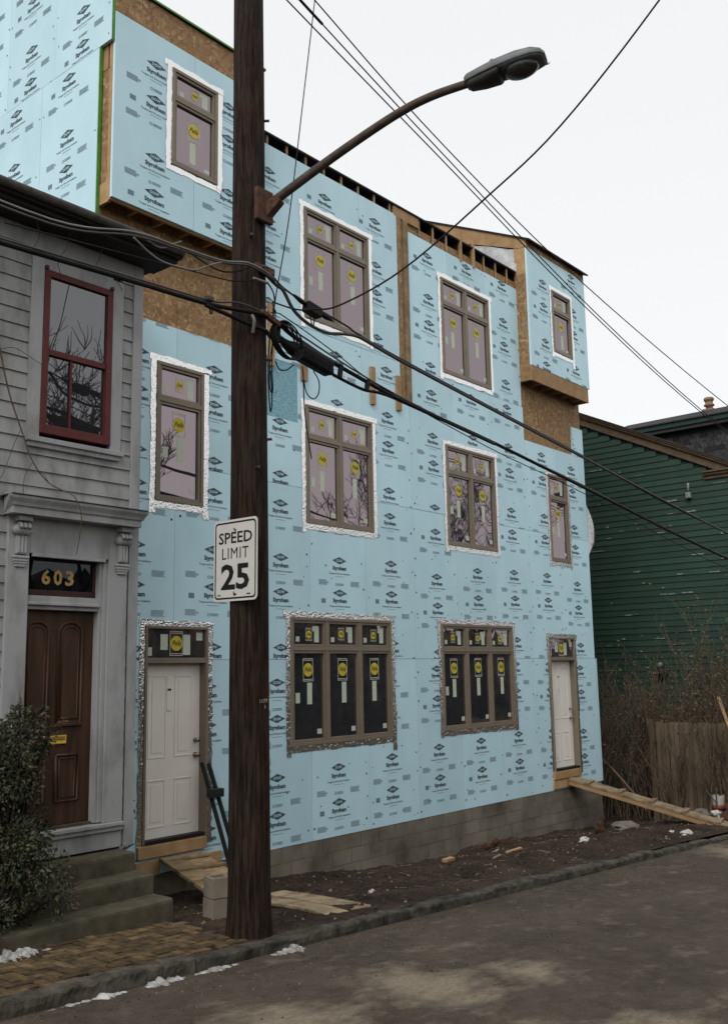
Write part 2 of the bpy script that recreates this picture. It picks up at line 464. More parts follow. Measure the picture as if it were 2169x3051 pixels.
# ------------------------------------------------------------------ ground heights (the street falls to the right)
def KL(x): x = max(-40, min(60, x)); return -2.24 - .0488 * (x - 3.68)
def road_z(x, y): return KL(x) + .015 * min(3.2, max(0, -3.2 - y))
def walk_z(x, y): return KL(x) + .10 - .035 * max(0, min(1, (y + 3.05) / 1.25))
def sstep(a, b, t): t = max(0, min(1, (t - a) / (b - a))); return t * t * (3 - 2 * t)
def dirt_z(x, y):
    fz = -2.63 - .054 * (x - 9.3) if x < 20 else -3.21 - .02 * (x - 20)
    kz = KL(x) + .085
    t = sstep(-2.7, -.25, y)
    z = kz * (1 - t) + fz * t
    n = noise.noise(Vector((x * 1.1, y * 1.1, 3))) * .055 + noise.noise(Vector((x * 4, y * 4, 9))) * .038 + noise.noise(Vector((x * 13, y * 13, 1))) * .024
    n *= sstep(-3.05, -2.4, y) * .8 + .2
    z += n + .06 * sstep(-2.9, -1.6, y) * (1 - sstep(-1.2, -.4, y)) * sstep(9, 11, x)
    z -= .10 * sstep(-.75, -.3, y) * sstep(10.3, 11.2, x) * (1 - sstep(13.2, 14, x))      # trench along the blocks
    return z

def grid(name, xs, ys, fz, m, parent=None, smooth=True):
    mb = MB(); nx = len(xs)
    mb.v = [(x, y, fz(x, y)) for y in ys for x in xs]
    mb.f = [(j * nx + i, j * nx + i + 1, (j + 1) * nx + i + 1, (j + 1) * nx + i) for j in range(len(ys) - 1) for i in range(nx - 1)]
    mb.m = [0] * len(mb.f)
    return mb.build(name, m, parent, smooth, fix=False)
def lin(a, b, n): return [a + (b - a) * i / (n - 1) for i in range(n)]

far = [-900, -300, -120, -60, -40, -20, -10, 0, 10, 20, 30, 40, 60, 120, 300, 900]
tag(grid('ground', far, far, lambda x, y: KL(x) - .3, 'dirt'), kind='structure')
tag(grid('road', lin(-40, 60, 201), lin(-9.4, -3.19, 26), lambda x, y: road_z(x, y) + .004 * noise.noise(Vector((x * 2, y * 2, 0))), 'asphalt'), kind='structure')
tag(grid('opposite_pavement', lin(-40, 60, 60), lin(-16, -9.4, 6), lambda x, y: KL(x) + .055, 'concrete'), kind='structure')
tag(grid('bare_earth', lin(6.05, 22.3, 400), lin(-3.07, 0.30, 84), dirt_z, 'dirt'), kind='structure')
tag(grid('back_lot', lin(18.55, 30, 110), lin(.29, 14, 70), lambda x, y: dirt_z(x, .29) + .05 * noise.noise(Vector((x * 2, y * 2, 0))) - .0, 'dirt'), kind='structure')

# ------------------------------------------------------------------ print on the foam boards
def lines_block(x0, x1, z0, z1, n, seed):
    r = random.Random(seed); out = []
    for k in range(n):
        z = z1 - (z1 - z0) * (k + .15) / n; h = (z1 - z0) / n * .5
        out += rect(x0, x1 - r.random() * .25 * (x1 - x0), z - h, z)
    return out
P_DIAM = [[(-.155, 0), (0, -.056), (.155, 0)], [(-.155, 0), (.155, 0), (0, .056)]]
P_DOW = fit_text('DOW', -.07, .07, -.019, .019, bold=.02)
P_STY = fit_text('Styrofoam', -.152, .152, -.160, -.078, bold=.05)
P_TG = fit_text('Tongue and Groove Insulation', -.235, .235, -.212, -.180, bold=.02)
P_FINE = lines_block(-.10, .10, -.243, -.232, 1, 1) + lines_block(-.455, -.235, -.375, -.295, 6, 2) + lines_block(.245, .46, -.375, -.295, 6, 3) + lines_block(-.045, .10, -.375, -.335, 3, 4)
P_RING = []
for k in range(10):
    a, b = 2 * pi * k / 10, 2 * pi * (k + 1) / 10
    P_RING.append([(-.075 + .022 * cos(a), -.355 + .022 * sin(a)), (-.075 + .022 * cos(b), -.355 + .022 * sin(b)), (-.075 + .013 * cos(b), -.355 + .013 * sin(b)), (-.075 + .013 * cos(a), -.355 + .013 * sin(a))])
P_SQ = [q for q in rect(-.40, -.31, -.155, -.09)]
LAYERS = [(P_DIAM, -.0016, 0), (P_DOW, -.0032, 2), (P_STY, -.0016, 0), (P_TG, -.0016, 0), (P_FINE, -.0016, 1), (P_RING, -.0016, 1)]
_pm = {}
def print_mesh(sq):
    if sq not in _pm:
        mb = MB()
        for polys, y, m in LAYERS: flat_add(mb, polys, y, m)
        if sq: flat_add(mb, P_SQ, -.0016, 1)
        _pm[sq] = mb.mesh('printed_logo', ['ink', 'ink_pale', 'foam'])
    return _pm[sq]

def put_print(board, wm, cx, cz, holes, bounds, sq):
    """one printed mark on a board; cut where it runs off the board or into an opening"""
    ext = (cx - .47, cx + .47, cz - .38, cz + .06)
    hit = [h for h in holes if ext[0] < h[1] and ext[1] > h[0] and ext[2] < h[3] and ext[3] > h[2]]
    inb = ext[0] >= bounds[0] and ext[1] <= bounds[1] and ext[2] >= bounds[2] and ext[3] <= bounds[3]
    if not hit and inb:
        return link('printed_logo', print_mesh(sq), board, wm @ Matrix.Translation((cx, 0, cz)))
    items = []
    for polys, y, m in LAYERS + ([(P_SQ, -.0016, 1)] if sq else []):
        pl = [[(q[0] + cx, q[1] + cz) for q in p] for p in polys]
        pl = inside_rect(pl, bounds)
        for h in hit: pl = minus_rect(pl, h)
        items += [(p, y, m, (min(q[0] for q in p), max(q[0] for q in p), min(q[1] for q in p), max(q[1] for q in p))) for p in pl]
    groups = []                        # what an opening parts becomes separate marks
    for it in items:
        bx = it[3]; near = [g for g in groups if any(bx[0] - .035 < k[3][1] and bx[1] + .035 > k[3][0] and bx[2] - .035 < k[3][3] and bx[3] + .035 > k[3][2] for k in g)]
        new = [it]
        for g in near: new += g; groups.remove(g)
        groups.append(new)
    for g in groups:
        mb = MB()
        for p, y, m, _ in g: flat_add(mb, [p], y, m)
        mb.build('printed_logo', ['ink', 'ink_pale', 'foam'], board, world=wm, fix=False)

def foam_board(house, wm, u0, u1, z0, z1, holes, prints, m='foam', th=.04, name='foam_board'):
    """insulation board in the local frame wm: x along the wall, z up, outside is -y; openings are left out"""
    g = .0028
    us = sorted(set([u0 + g, u1 - g] + [h[k] for h in holes for k in (0, 1) if u0 < h[k] < u1]))
    zs = sorted(set([z0 + g, z1 - g] + [h[k] for h in holes for k in (2, 3) if z0 < h[k] < z1]))
    cells = {(i, j) for i in range(len(us) - 1) for j in range(len(zs) - 1)
             if not any(h[0] < (us[i] + us[i + 1]) / 2 < h[1] and h[2] < (zs[j] + zs[j + 1]) / 2 < h[3] for h in holes)}
    w = wm @ Matrix.Translation((0, rnd.uniform(-.0015, .0015), 0))
    out = []
    while cells:                      # a board that an opening cuts right through is two boards
        todo = [cells.pop()]; part = []
        while todo:
            c = todo.pop(); part.append(c)
            for d in ((1, 0), (-1, 0), (0, 1), (0, -1)):
                q = (c[0] + d[0], c[1] + d[1])
                if q in cells: cells.discard(q); todo.append(q)
        mb = MB()
        for i, j in part: mb.box(us[i], us[i + 1], 0, th, zs[j], zs[j + 1])
        out.append(mb.build(name, m, house, world=w))
    b = max(out, key=lambda o: len(o.data.vertices))
    for (cx, cz, sq) in prints: put_print(b, w, cx, cz, holes, (u0 + g, u1 - g, z0 + g, z1 - g), sq)
    return b

# ------------------------------------------------------------------ windows
STK = {}
def sticker_mesh(w, h):
    k = (w, h)
    if k not in STK:
        mb = MB(); t = .0075 * w / .16
        for r in ((-w / 2, w / 2, h / 2 - t, h / 2), (-w / 2, w / 2, -h / 2, -h / 2 + t), (-w / 2, -w / 2 + t, -h / 2, h / 2), (w / 2 - t, w / 2, -h / 2, h / 2),
                  (-w / 2 + t, w / 2 - t, h / 2 - 3.2 * t, h / 2 - 2.2 * t), (-w / 2 + t, w / 2 - t, -h / 2 + 2.2 * t, -h / 2 + 3.2 * t)):
            flat_add(mb, rect(*r), -.002, 1)
        mb.disc((0, -.003, 0), w * .455, 'y', 24, 0)
        flat_add(mb, fit_text('Pella', -w * .36, w * .36, -w * .13, w * .19, shear=.45, bold=.01), -.0045, 2)
        STK[k] = mb.mesh('sticker', ['yellow', 'white_line', 'black'])
    return STK[k]

def paper(win, x0, x1, z0, z1, y):
    MB().box(x0, x1, y - .0015, y - .0005, z0, z1).build('paper_label', 'tape_pale', win)

def foil(win, x0, x1, z0, z1, y, w=.085, bottom=True, seed=0):
    """crinkled foil flashing tape round an opening, with uneven ends"""
    r = random.Random(seed)
    strips = [(x0 - w - r.uniform(0, .05), x1 + w + r.uniform(0, .06), z1 - .004, z1 + w * .9, 'h'),
              (x0 - w, x0 + .004, z0 - r.uniform(.06, .16), z1 + r.uniform(.0, .05), 'v'), (x1 - .004, x1 + w, z0 - r.uniform(.03, .2), z1 - .01, 'v')]
    if bottom: strips.insert(0, (x0 - w * .6, x1 + w * .7, z0 - w, z0 + .004, 'h'))
    for q, (a, b, c, d, o) in enumerate(strips):
        mb = MB(); L = (b - a) if o == 'h' else (d - c); n = max(8, int(L / .035)); k = 5
        def P(i, j):
            t, s = i / n, j / (k - 1)
            e = (.014 * noise.noise(Vector((i * .9, j * 2.3 + seed * 7, q * 5.1))) + .022 * noise.noise(Vector((i * .17, j * 2.3 + seed * 5, q * 3.1)))) * (1 if j in (0, k - 1) else .3)
            lift = abs(noise.noise(Vector((i * .55, j * .9 + seed * 3, q * 2.7)))) * .006 + .0045 + q * .0012
            return (a + (b - a) * t, y - lift, c + (d - c) * s + e) if o == 'h' else (a + (b - a) * s + e, y - lift, c + (d - c) * t)
        mb.v = [P(i, j) for i in range(n + 1) for j in range(k)]
        mb.f = [(i * k + j, (i + 1) * k + j, (i + 1) * k + j + 1, i * k + j + 1) for i in range(n) for j in range(k - 1)]
        mb.m = [0] * len(mb.f)
        mb.build('foil_tape', 'foil', win, fix=False)

def window(house, x0, x1, z0, z1, cols, trans, y, seed, label=None, big=True, extra=True):
    fr = .045; mu = .055; d0, d1 = y - .022, y + .09
    zt = z1 - trans
    mb = MB()
    mb.box(x0, x1, d0, d1, z1 - fr, z1).box(x0, x1, d0, d1, z0, z0 + fr)
    mb.box(x0, x0 + fr, d0 + .001, d1, z0 + fr, z1 - fr).box(x1 - fr, x1, d0 + .001, d1, z0 + fr, z1 - fr)
    mb.box(x0 + .002, x1 - .002, d1, d1 + .01, z0 + .002, z1 - .002)
    win = mb.build('window', 'frame', house, bevel=.004)
    if label: win['label'] = label
    cw = (x1 - x0 - 2 * fr - mu * (cols - 1)) / cols
    MB().box(x0 + fr, x1 - fr, d0 + .004, d1 - .002, zt - mu / 2, zt + mu / 2).build('mullion', 'frame', win, bevel=.004)
    r = random.Random(seed)
    for c in range(cols):
        a = x0 + fr + c * (cw + mu); b = a + cw
        if c: MB().box(a - mu, a, d0 + .006, d1 - .003, z0 + fr, z1 - fr).build('mullion', 'frame', win, bevel=.004)
        for (p, q, up_) in ((zt + mu / 2, z1 - fr, True), (z0 + fr, zt - mu / 2, False)):
            s = .036; ys = y - .006
            sm = MB().box(a + .003, b - .003, ys, ys + .05, q - s, q - .003).box(a + .003, b - .003, ys, ys + .05, p + .003, p + s)
            sm.box(a + .003, a + s, ys + .001, ys + .05, p + s, q - s).box(b - s, b - .003, ys + .001, ys + .05, p + s, q - s)
            sm.build('sash', 'frame', win, bevel=.003)
            py = y + .026
            MB().box(a + s - .004, b - s + .004, py, py + .012, p + s - .004, q - s + .004).build('pane', 'glass', win, world=Matrix.Identity(4))
            gw, gh = b - a - 2 * s, q - p - 2 * s; cx = (a + b) / 2
            if up_:
                k = min(.125, gw * .3); link('sticker', sticker_mesh(round(k, 3), round(k * 1.45, 3)), win, Matrix.Translation((cx + r.uniform(-.02, .02), py, (p + q) / 2 + r.uniform(-.01, .01))))
                paper(win, a + s + gw * .72, a + s + gw * .88, p + s + gh * .1, q - s - gh * .12, py)
                paper(win, a + s + gw * .66, a + s + gw * .72, q - s - gh * .38, q - s - gh * .13, py)
                paper(win, a + s + gw * .10, a + s + gw * .22, p + s + gh * .12, p + s + gh * .36, py)
            else:
                k = min(.205, gw * .42); zc = q - s - gh * (.20 if gh > .9 else .3) + r.uniform(-.015, .015)
                link('sticker', sticker_mesh(round(k, 3), round(k * 1.55, 3)), win, Matrix.Translation((cx, py, zc)) @ Matrix.Rotation(r.uniform(-.03, .03), 4, 'Y'))
                sx = cx + r.uniform(-.02, .03)
                paper(win, sx - k * .24, sx + k * .24, zc - k * .82 - k * 1.5, zc - k * .87, py)
                paper(win, b - s - gw * .2, b - s - gw * .05, p + s + gh * .05, p + s + gh * .11, py)
                if c == 0 and extra: paper(win, a + s + gw * .08, a + s + gw * .22, p + s + gh * .42, p + s + gh * .54, py)
    foil(win, x0, x1, z0, z1, y, seed=seed)
    return win

# ------------------------------------------------------------------ the new house
house = thing('townhouse', 'three-storey new house clad in pale blue printed foam boards', 'house', (12.5, 0, -2.6))
I4 = Matrix.Identity(4)
WINS = {  # x0, x1, z0, z1, columns, transom height
    'W3a': (10.02, 11.525, 5.205, 6.97, 2, .47), 'W3b': (13.53, 15.07, 5.16, 6.93, 2, .47),
    'W2a': (10.02, 11.53, 2.115, 3.875, 2, .485), 'W2b': (13.52, 15.06, 2.10, 3.865, 2, .485),
    'W1a': (9.674, 11.893, -.995, .767, 3, .44), 'W1b': (13.22, 15.44, -.99, .764, 3, .44),
    'W2L': (7.334, 8.095, 2.12, 3.90, 1, .485), 'W2R': (17.03, 17.80, 2.085, 3.85, 1, .485)}
DOORS = {'D1': (7.225, 8.197, -2.08, .589), 'D2': (16.757, 17.765, -2.08, .585)}
holes = [(w[0] + .004, w[1] - .004, w[2] + .004, w[3] - .004) for w in WINS.values()] + [(d[0] + .004, d[1] - .004, d[2] - .001, d[3] - .004) for d in DOORS.values()]

# core and sheathing
MB().box(6.47, 18.56, .26, 8.5, -3.6, 7.62).build('wall_core', 'core', house)
for (a, b, c, d) in ((6.45, 7.67, 4.38, 5.95), (7.674, 8.98, 4.38, 5.95), (12.34, 12.60, 4.30, 7.62), (12.60, 14.9, 7.44, 7.64), (14.904, 16.2, 7.44, 7.64), (16.16, 17.42, 4.0, 5.95), (17.424, 18.58, 4.0, 5.95)):
    MB().box(a, b, .042, .056, c, d).build('sheathing_panel', 'osb', house)
for (a, b) in ((6.45, 7.2), (8.22, 16.73), (17.79, 18.6)):
    MB().box(a, b, .06, .255, -2.29, 7.6 if a > 8 and b < 17 else 4.3).build('wall_framing', 'core', house)
MB().box(7.2, 8.22, .06, .255, .60, 4.3).build('wall_framing', 'core', house)
MB().box(16.73, 17.79, .06, .255, .60, 4.3).build('wall_framing', 'core', house)
MB().box(18.561, 18.60, .04, 8.4, -2.28, 7.6).build('side_sheathing', 'osb', house)

# foam boards on the front
XS = [6.43 + 1.22 * k for k in range(11)]; XS[10] = 18.62
ROWS = [(-2.28, .18), (.18, 2.615), (2.615, 5.05), (5.05, 7.66)]
A = (.42, .90, 1.67, 2.15); B = (.16, .92, 1.40, 2.16)
OFF0 = [-.04, -.02, 0, .04, .09, .15, .17, .21, .20, .12]
OFF1 = [-.03, 0, 0, .04, .08, -.05, .13, .18, .20, .10]
for k in range(10):
    u0, u1 = XS[k], XS[k + 1]; cx = (u0 + u1) / 2 + (.02 if k != 9 else .02)
    for j, (z0, z1) in enumerate(ROWS):
        off = OFF0[k] if j == 0 else OFF1[k] + (-.02 if j == 2 else 0) + (.04 if j == 3 else 0)
        ps = [(cx + (-.08 if j == 0 else (-.22 if j == 3 and k < 5 else 0)), z0 + q + off, q in (A[0], A[2], B[1], B[3])) for q in (A if j == 0 else B)]
        if j == 2 and k in (0, 1, 8, 9): z1 = 4.40
        if j == 3 and k in (0, 1, 8, 9):
            if k == 1: u0, u1, z0, z1 = 8.99, XS[2], 5.05, 7.66
            else: continue
        a, b = u0, u1
        if k == 4 and j == 3: b = 12.30
        if k == 4 and j == 2: pass
        if k == 5 and j == 3: a, z1 = 12.585, 7.47
        if k > 5 and j == 3: z1 = 7.47 if k == 6 else 7.475
        if k == 7 and j == 3: b = 16.15
        if k == 7 and j == 2: b = 16.19
        hs_ = [h for h in holes if h[0] < b and h[1] > a and h[2] < z1 and h[3] > z0]
        if j == 2 and k in (4, 5): hs_ = hs_ + [(12.30, 12.585, 4.42, 5.2)]
        if k == 2 and j == 2:
            hs_ = hs_ + [(9.20, 9.86, 3.56, 4.42)]
        foam_board(house, I4, a, b, z0, z1, hs_, ps)
foam_board(house, Matrix.Translation((0, .004, 0)), 9.20, 9.86, 3.56, 4.42, [], [], 'scuffed', .036)
foam_board(house, I4, 8.87, 8.99, 4.40, 5.05, [], [])
foam_board(house, I4, 18.16, 18.62, 4.402, 5.02, [], [(18.06, 4.75, False)])
foam_board(house, Matrix.Translation((0, .001, 0)), 18.622, 18.70, -2.28, .175, [], [])
# fastener caps along the seams
mb = MB(); r = random.Random(3)
for x in XS[1:10]:
    for j, (z0, z1) in enumerate(ROWS):
        z = z0 + .1
        while z < z1 - .05:
            for s in (-1, 1):
                if r.random() < .62:
                    px, pz = x + s * r.uniform(.03, .09), z + r.uniform(-.09, .09)
                    ok = not any(h[0] - .1 < px < h[1] + .1 and h[2] - .1 < pz < h[3] + .1 for h in holes)
                    top = 4.38 if (px < 8.87 or px > 16.19) else (7.4 if px > 12.3 else 7.62)
                    if ok and pz < top and not (12.2 < px < 12.7 and pz > 4.3): mb.disc((px, -.0022, pz), r.uniform(.013, .019), 'y', 7)
            z += r.choice((.3, .4, .45, .6))
for _ in range(210):
    px, pz = r.uniform(8.9, 18.5), r.uniform(-2.25, 7.4)
    if pz > 4.35 and px > 16.1 or any(h[0] - .1 < px < h[1] + .1 and h[2] - .1 < pz < h[3] + .1 for h in holes) or (12.2 < px < 12.7 and pz > 4.3): continue
    mb.disc((px, -.0022, pz), r.uniform(.009, .014), 'y', 7)
tag(mb.build('fastener_caps', 'fastener', house, fix=False), kind='stuff')

for i, (k, w) in enumerate(WINS.items()):
    window(house, *w, 0, 11 + i)

# doors
def white_door(key, knob_x):
    x0, x1, z0, z1 = DOORS[key]
    zt = .17; jw = .035
    fr = MB().box(x0, x0 + jw, -.02, .24, -1.94, z1 - jw).box(x1 - jw, x1, -.02, .24, -1.94, z1 - jw).box(x0, x1, -.02, .24, z1 - jw, z1)
    f = fr.build('door_frame', 'frame', house, bevel=.004)
    MB().box(x0 + jw, x1 - jw, -.015, .2, zt - .03, zt + .035).build('mullion', 'frame', f, bevel=.003)
    MB().box(x0 + jw, x1 - jw, .02, .03, zt + .035, z1 - jw).build('pane', 'glass', f)
    cx = (x0 + x1) / 2
    link('sticker', sticker_mesh(.2, .3), f, Matrix.Translation((cx, .018, (zt + z1) / 2)))
    paper(f, cx - .24, cx - .13, zt + .13, z1 - .1, .02); paper(f, cx + .11, cx + .22, zt + .07, z1 - .1, .02)
    paper(f, x1 - .17, x1 - .07, z1 - .17, z1 - .07, .02); paper(f, x0 + .06, x0 + .12, zt + .06, zt + .16, .02)
    foil(f, x0, x1, -1.9, z1, 0, .075, bottom=False, seed=41 if key == 'D1' else 43)
    a, b, zb, zh = x0 + jw, x1 - jw, -1.90, zt - .032
    W = b - a; y = .105
    mb = MB().box(a, b, y, y + .045, zb, zh)
    for c in (0, 1):
        pa = a + W * (.12 + .44 * c); pb = pa + W * .30
        for (pz0, pz1) in ((zb + .12, zb + .12 + (zh - zb) * .27), (zb + .5 * (zh - zb) - .10, zh - .14)):
            for q, (i, yy) in enumerate(((0, .006), (.022, -.002))):
                pass
            t = .018
            mb.box(pa, pb, y - .007, y, pz1 - t, pz1).box(pa, pb, y - .007, y, pz0, pz0 + t)
            mb.box(pa, pa + t, y - .0065, y, pz0 + t, pz1 - t).box(pb - t, pb, y - .0065, y, pz0 + t, pz1 - t)
            mb.box(pa + .055, pb - .055, y - .005, y, pz0 + .06, pz1 - .06)
    d = mb.build('door', 'door_white', house, bevel=.004)
    kx = a + W * knob_x
    for zz, rr in ((-.80, .026), (-.98, .03)):
        MB().lathe((kx, y, zz), [(rr * 1.1, 0), (rr * 1.1, .012), (rr * .4, .02), (rr * .45, .04), (rr, .05), (rr * .95, .07), (rr * .3, .078)], 12, axis='y').build('door_knob', 'steel', d, True)
    MB().box(a + W * .42, a + W * .50, y - .012, y, -.43, -.02).build('door_protector', 'door_white', d, bevel=.004)
    MB().box(a + W * .43, a + W * .49, y - .014, y - .0125, -.19, -.165).build('hardware_hole', 'black', d)
    MB().box(x0 + jw, x1 - jw, -.015, .2, -1.935, -1.90).build('threshold', 'black', f)
    return d
white_door('D1', .92)
white_door('D2', .9)
for key, (a, b) in (('D1', (7.15, 8.17)), ('D2', (16.69, 17.72))):
    MB().box(a, b, -.045, .2, -2.085, -1.945).build('sill_board', 'lumber', house, bevel=.005)
MB().box(7.13, 7.48, -.03, .1, -2.29, -2.12).build('packing_board', 'lumber', house, bevel=.005)
MB().box(8.02, 8.42, -.03, .1, -2.28, -2.15).build('packing_board', 'lumber', house, bevel=.005)
MB().box(16.66, 17.35, -.03, .1, -2.255, -2.10).build('packing_board', 'lumber', house, bevel=.005)

# concrete block foundation: courses of .2 m under the boards
base = MB().box(6.46, 18.59, .012, .24, -4.2, -2.29).build('foundation', 'mortar', house)
bm_ = {}
for c in range(7):
    z1 = -2.284 - .203 * c; x = 6.44 + (0 if c % 2 else -.2); first = True
    while x < 18.62:
        a, b = max(x + .005, 6.44), min(x + .401, 18.62)
        if b - a > .06:
            key = round(b - a, 3)
            if key not in bm_: bm_[key] = MB().box(0, key, 0, .2, -.193, 0).mesh('block', 'cmu')
            link('block', bm_[key], base, Matrix.Translation((a, r.uniform(.0, .006), z1)))
        x += .406
for c in range(6):     # return wall at the right end
    for k in range(5):
        MB().box(18.591, 18.625, .205 + k * .406, .205 + k * .406 + .396, -2.477 - .203 * c, -2.284 - .203 * c).build('block', 'cmu', base)

# post in the joint between the two halves, and battens nailed over the boards
MB().box(12.31, 12.40, -.006, .04, 4.43, 7.64).build('post', 'osb', house)
MB().box(12.475, 12.58, -.03, .04, 4.41, 7.62).build('post', 'lumber_old', house, bevel=.006)
MB().box(12.41, 12.465, .012, .04, 4.43, 7.62).build('post', 'lumber_old', house)
for (a, b, c, d) in ((11.50, 11.61, 4.17, 4.79), (12.165, 12.275, 4.20, 4.79), (9.925, 10.04, 4.21, 4.60), (9.25, 9.36, 4.28, 5.2)):
    MB().box(a, b, -.042, -.004, c, d).build('batten', 'lumber', house, bevel=.005, world=Matrix.Translation((0, 0, 0)))

# main eave: open joist bays with the roof deck above
deck = MB().box(8.97, 16.15, -.02, 8.4, 7.815, 7.845).build('roof_deck', 'roof_edge', house)
xx = 9.28
while xx < 16.1:
    if not 12.2 < xx < 12.85: _ = (MB().box(xx - .02, xx + .02, .015, .03, 7.50 if xx > 12.6 else 7.60, 7.814).build('rafter_end', 'lumber', house), MB().box(xx - .018, xx + .018, .031, .5, 7.50 if xx > 12.6 else 7.60, 7.812).build('rafter', 'core', house))  # rafter sides coloured dark for bay shade, end caps keep the lumber tone
    xx += .41
MB().box(12.23, 12.93, .0, .04, 7.63, 7.812).build('fascia_board', 'lumber', house, bevel=.004)
MB().box(8.97, 16.15, .5, .52, 7.4, 7.815).build('blocking', 'core', house)
MB().box(14.18, 14.225, -.03, .01, 7.44, 8.0).build('upright_stick', 'lumber', house)
MB().box(14.60, 14.645, -.03, .01, 7.44, 7.98).build('upright_stick', 'lumber', house)

# left bay
yb = -.25
for (a, b) in ((6.43, 7.69), (7.69, 8.97)):
    cx = (a + b) / 2
    hb = [(7.315, 8.079, 6.455, 7.80)]
    foam_board(house, Matrix.Translation((0, yb, 0)), a, b, 5.674, 8.138, hb, [(7.06 if a < 7 else 8.29, q, s) for q, s in ((7.70, False), (7.22, True), (6.43, False), (5.95, True))])
window(house, 7.311, 8.083, 6.45, 7.805, 1, .42, yb, 77, extra=False)
MB().box(6.43, 7.65, yb + .005, yb + .02, 8.14, 8.56).build('sheathing_panel', 'osb', house)
MB().box(7.654, 8.97, yb + .006, yb + .02, 8.14, 8.56).build('sheathing_panel', 'osb', house)
MB().box(6.44, 8.97, yb - .03, 8.4, 8.56, 8.595).build('roof_deck', 'roof_edge', house)
MB().box(6.44, 8.97, yb - .033, yb - .03, 8.565, 8.59).build('drip_edge', 'green_edge', house)
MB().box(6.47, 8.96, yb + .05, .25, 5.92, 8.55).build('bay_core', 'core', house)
MB().box(8.945, 8.968, yb + .045, .05, 5.66, 8.55).build('sheathing_panel', 'osb', house)
MB().box(6.435, 8.96, yb + .042, yb + .08, 5.655, 5.91).build('rim_board', 'lumber', house)
MB().box(6.435, 6.475, yb + .082, .04, 5.64, 5.91).build('joist', 'lumber', house)
for k in range(1, 7):
    MB().box(6.435 + k * .41, 6.475 + k * .41, yb + .082, .04, 5.66, 5.92).build('joist', 'lumber', house)
MB().box(6.437, 6.468, yb + .043, yb + .115, 5.91, 7.74).build('stud', 'lumber', house)
MB().box(6.44, 6.466, -.10, .02, 7.42, 7.74).build('stud', 'lumber', house)
MB().box(6.445, 6.464, -.13, .03, 5.91, 7.42).build('sheathing_panel', 'osb', house)

# side wall facing left (local x runs towards the street)
SW = Matrix.Translation((6.39, 0, 0)) @ Matrix.Rotation(-pi / 2, 4, 'Z')
lows = [-6.2, -4.98, -3.76, -2.54, -1.30, -.02]; ups = [-5.9, -4.66, -3.44, -2.20, -1.02, .235]
for i in range(5):
    foam_board(house, SW, lows[i], lows[i + 1], 5.28, 7.74, [], [((lows[i] + lows[i + 1]) / 2 - .02, 7.74 - q, s) for q, s in ((.12, True), (.91, False), (1.39, True), (2.16, False))])
    foam_board(house, SW, ups[i], ups[i + 1], 7.74, 10.18, [], [((ups[i] + ups[i + 1]) / 2, 7.74 + q, s) for q, s in ((.22, True), (.70, False), (1.45, True), (1.93, False))])
    foam_board(house, SW, lows[i], lows[i + 1], 2.8, 5.28, [], [])
MB().box(6.388, 6.432, .0, .019, 2.8, 7.74).build('edge_tape', 'green_edge', house)
MB().box(6.388, 6.432, -.237, -.231, 7.74, 10.2).build('edge_tape', 'green_edge', house)
MB().box(6.431, 6.47, .02, 8.4, -2.3, 10.18).build('side_sheathing', 'osb', house)
MB().box(6.431, 6.435, yb + .1, .02, 7.74, 8.56).build('side_sheathing', 'osb', house)
MB().box(6.431, 6.6, -.10, .02, 8.60, 10.18).build('parapet_framing', 'core', house)
mb = MB(); rr_ = random.Random(9)
for (ls, z0, z1) in ((lows, 5.28, 7.74), (ups, 7.74, 10.18)):
    for u in ls:
        z = z0 + .06
        while z < z1:
            for s in (-1, 1):
                if rr_.random() < .5: mb.disc((6.3875, -(u + s * rr_.uniform(.03, .08)), z + rr_.uniform(-.06, .06)), .012, 'x', 7)
            z += rr_.choice((.2, .3, .4))
tag(mb.build('fastener_caps', 'fastener', house, fix=False), kind='stuff')

# right bay
yr = -.27; X0, X1 = 16.15, 18.55
hb = [(17.07, 17.84, 6.355, 7.665)]
for (a, b, px) in ((X0, 17.37, 16.74), (17.37, X1, 17.97)):
    foam_board(house, Matrix.Translation((0, yr, 0)), a, b, 5.857, 8.295, hb, [(px, q, s) for q, s in (((7.73, False), (7.24, True), (6.48, False), (6.0, True)) if a < 17 else ((8.22, False), (7.46, True), (6.97, False), (6.2, True)))])
window(house, 17.066, 17.844, 6.35, 7.67, 1, .42, yr, 91, extra=False)
MB().box(X0, X1, yr + .005, yr + .02, 8.297, 8.46).build('sheathing_panel', 'osb', house)
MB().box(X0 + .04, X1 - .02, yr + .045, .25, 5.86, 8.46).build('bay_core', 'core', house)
MB().box(X0 + .002, X0 + .02, yr + .042, .039, 5.56, 7.75).build('sheathing_panel', 'osb', house)
MB().box(X0 + .003, X0 + .022, yr + .042, .02, 7.752, 8.46).build('corner_post', 'lumber', house)
MB().box(X0, X1 - .07, yr + .005, yr + .04, 5.545, 5.855).build('rim_board', 'lumber', house, bevel=.004)
MB().box(X1 - .10, X1 - .07, yr + .04, .04, 5.55, 5.855).build('joist', 'lumber', house)
for k in range(6): MB().box(X0 + .02 + k * .4, X0 + .06 + k * .4, yr + .042, .04, 5.56, 5.85).build('joist', 'lumber', house)
